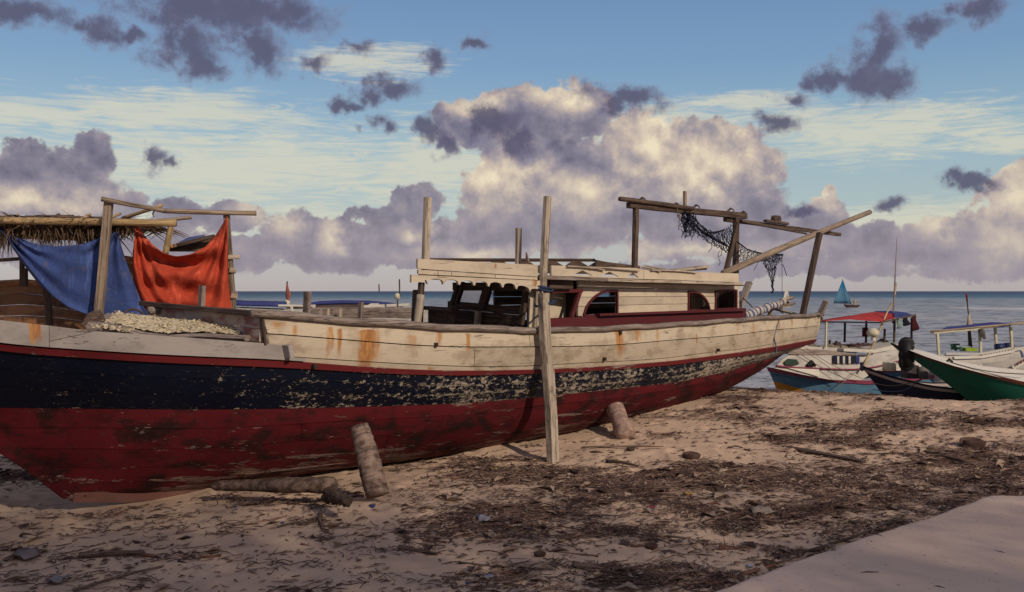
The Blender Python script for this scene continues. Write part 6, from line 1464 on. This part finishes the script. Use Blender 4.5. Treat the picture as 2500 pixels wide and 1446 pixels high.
# larger driftwood, each its own thing
def drift(px0, py0, px1, py1, r, label, mat=None, name='driftwood_stick', w=None, lift=.0, group=None, cat='stick', bend=.02):
    a, b_ = gp_(px0, py0), gp_(px1, py1); r = r * .5 * (a.y + b_.y) / F; a.z += r * .6 + lift; b_.z += r * .6
    if w: o = timber(name, a, b_, w * a.y / F, r, mat or M_brown, None, segs=6, rough=.15)
    else: o = stick(name, a, b_, r, mat or M_brown, None, rough=.18, bend=bend, r1=r * .55, segs=8)
    return tag(o, label, cat, group)
M_dw = wood('driftwood_brown', (.12, .070, .052), (.23, .150, .115)); M_dwr = wood('reddish_driftwood', (.15, .065, .040), (.24, .12, .08))
D_ = [(195, 1362, 350, 1356, 9, 'thick pale butt end of a broken branch on the near sand', M_dw), (345, 1358, 540, 1360, 5, 'reddish thin end of the broken branch', M_dwr), (180, 1446, 395, 1386, 5, 'long grey stick slanting at the bottom left', M_dw),
    (435, 1372, 535, 1400, 4, 'short dark stick right of the broken branch', M_brown), (430, 1305, 700, 1262, 4, 'long slender stick pointing towards the palm log', M_dw), (975, 1340, 1068, 1356, 7, 'stout bent stick in the near middle sand', M_dw),
    (985, 1312, 1090, 1326, 4, 'slim reddish stick above the stout one', M_dwr), (1230, 1334, 1460, 1360, 5, 'long straight stick beside the coconut husk', M_dw), (1120, 1377, 1350, 1392, 4, 'long dark stick near the bottom middle', M_brown),
    (1400, 1384, 1465, 1390, 9, 'short fat brown lump of wood', M_dw), (1900, 1092, 2108, 1132, 7, 'broad dark plank lying in the wrack', M_brown), (1720, 1282, 1900, 1230, 5, 'long curved pale branch in the wrack', M_dw),
    (1915, 1246, 2010, 1230, 6, 'dark stick right of the curved branch', M_brown), (2150, 1022, 2305, 1034, 5, 'thin slat lying high on the pale sand', M_brown), (2370, 990, 2500, 998, 5, 'reddish flat stick on the right crest', M_dwr),
    (1740, 974, 2080, 975, 2.5, 'thin line of stick along the crest', M_brown), (2100, 980, 2290, 988, 2.5, 'thin stick behind the crest line right', M_brown), (2362, 1052, 2412, 1068, 7, 'pale brown board end standing from the sand', M_dw),
    (1790, 1412, 2060, 1322, 4, 'long reddish stem along the path edge', M_dwr), (1960, 1352, 2180, 1272, 4, 'dark stem edging the path', M_brown), (1755, 1340, 1830, 1344, 8, 'rust coloured curled bark piece', M_dwr),
    (1610, 1405, 1790, 1412, 4, 'thin reddish stem at the bottom', M_dwr), (1720, 1430, 1775, 1425, 8, 'tan husk piece at the path corner', M_dwr), (2170, 1180, 2250, 1160, 5, 'pale stick in the darkest wrack', M_dw),
    (2230, 1100, 2360, 1130, 5, 'long dark stalk in the right wrack', M_brown), (780, 1262, 790, 1298, 7, 'small upright stump in the near sand', M_dw), (1480, 1130, 1560, 1142, 5, 'dark leaf stalk below the round log', M_brown), (1420, 1095, 1620, 1092, 3, 'fine stick near the prop foot', M_dw)]
for d_ in D_:
    drift(*d_[:5], d_[5], d_[6], w=(20 if 'plank' in d_[5] else None), name='driftwood_plank' if 'plank' in d_[5] or 'slat' in d_[5] else 'driftwood_stick', cat='driftwood')
rs = random.Random(99); k = 0
while k < 150:
    px, py = rs.uniform(0, 2480), rs.uniform(1000, 1440); Y = F * CAMH / (py - HY); x = (px - CX) / F * Y
    if Y < float(path_edge(x)) + .15 or on_boat(x, Y) or rs.random() > float(wrack(np.array([x]), np.array([Y]))[0]) + .12: continue
    a = rs.gauss(0, .25); ln = rs.uniform(30, 110) * (.5 + (py - 960) / 700)
    o = drift(px, py, px + ln * math.cos(a), py + ln * math.sin(a) * .5 + .1, rs.uniform(1.3, 3.2) * (.6 + (py - 960) / 700), 'thin weathered driftwood stick lying among the beach litter', rs.choice([M_dw, M_brown, M_dwr, M_dw]), group='driftwood sticks on the sand', cat='stick', bend=.03); k += 1
def husk(px, py, s_, label, open_=True):
    c0 = gp_(px, py); s_ = s_ * c0.y / F; g = []
    n = 12
    for i in range(n + 1):
        a = -1.9 + 3.8 * i / n; row = []
        for j in range(7): b_ = -1.3 + 2.6 * j / 6; row.append(c0 + Vector((math.sin(b_) * s_ * 1.05, math.cos(b_) * math.sin(a) * s_ * .8, s_ * .55 + math.cos(b_) * math.cos(a) * s_ * .75 * -1 + random.uniform(-.05, .05) * s_)))
        g.append(row)
    o = G().sheet(g).put('coconut_husk', M_drk, fix=False, smooth=True); o.modifiers.new('t', 'SOLIDIFY').thickness = s_ * .15; return tag(o, label, 'husk', 'coconut husks on the sand')
husk(1688, 1120, 19, 'open dark coconut husk on the pale sand'); husk(1318, 1358, 13, 'small dark husk near the bottom middle'); husk(2160, 1078, 24, 'dark curled husk by the wrack edge'); husk(2375, 1092, 26, 'dark husk at the right in the wrack'); husk(1590, 1358 - 20, 13, 'half husk left of the bottom right litter'); husk(1540, 1100, 9, 'tiny husk below the round log'); husk(215, 1262, 11, 'small dark husk under the bow shade')
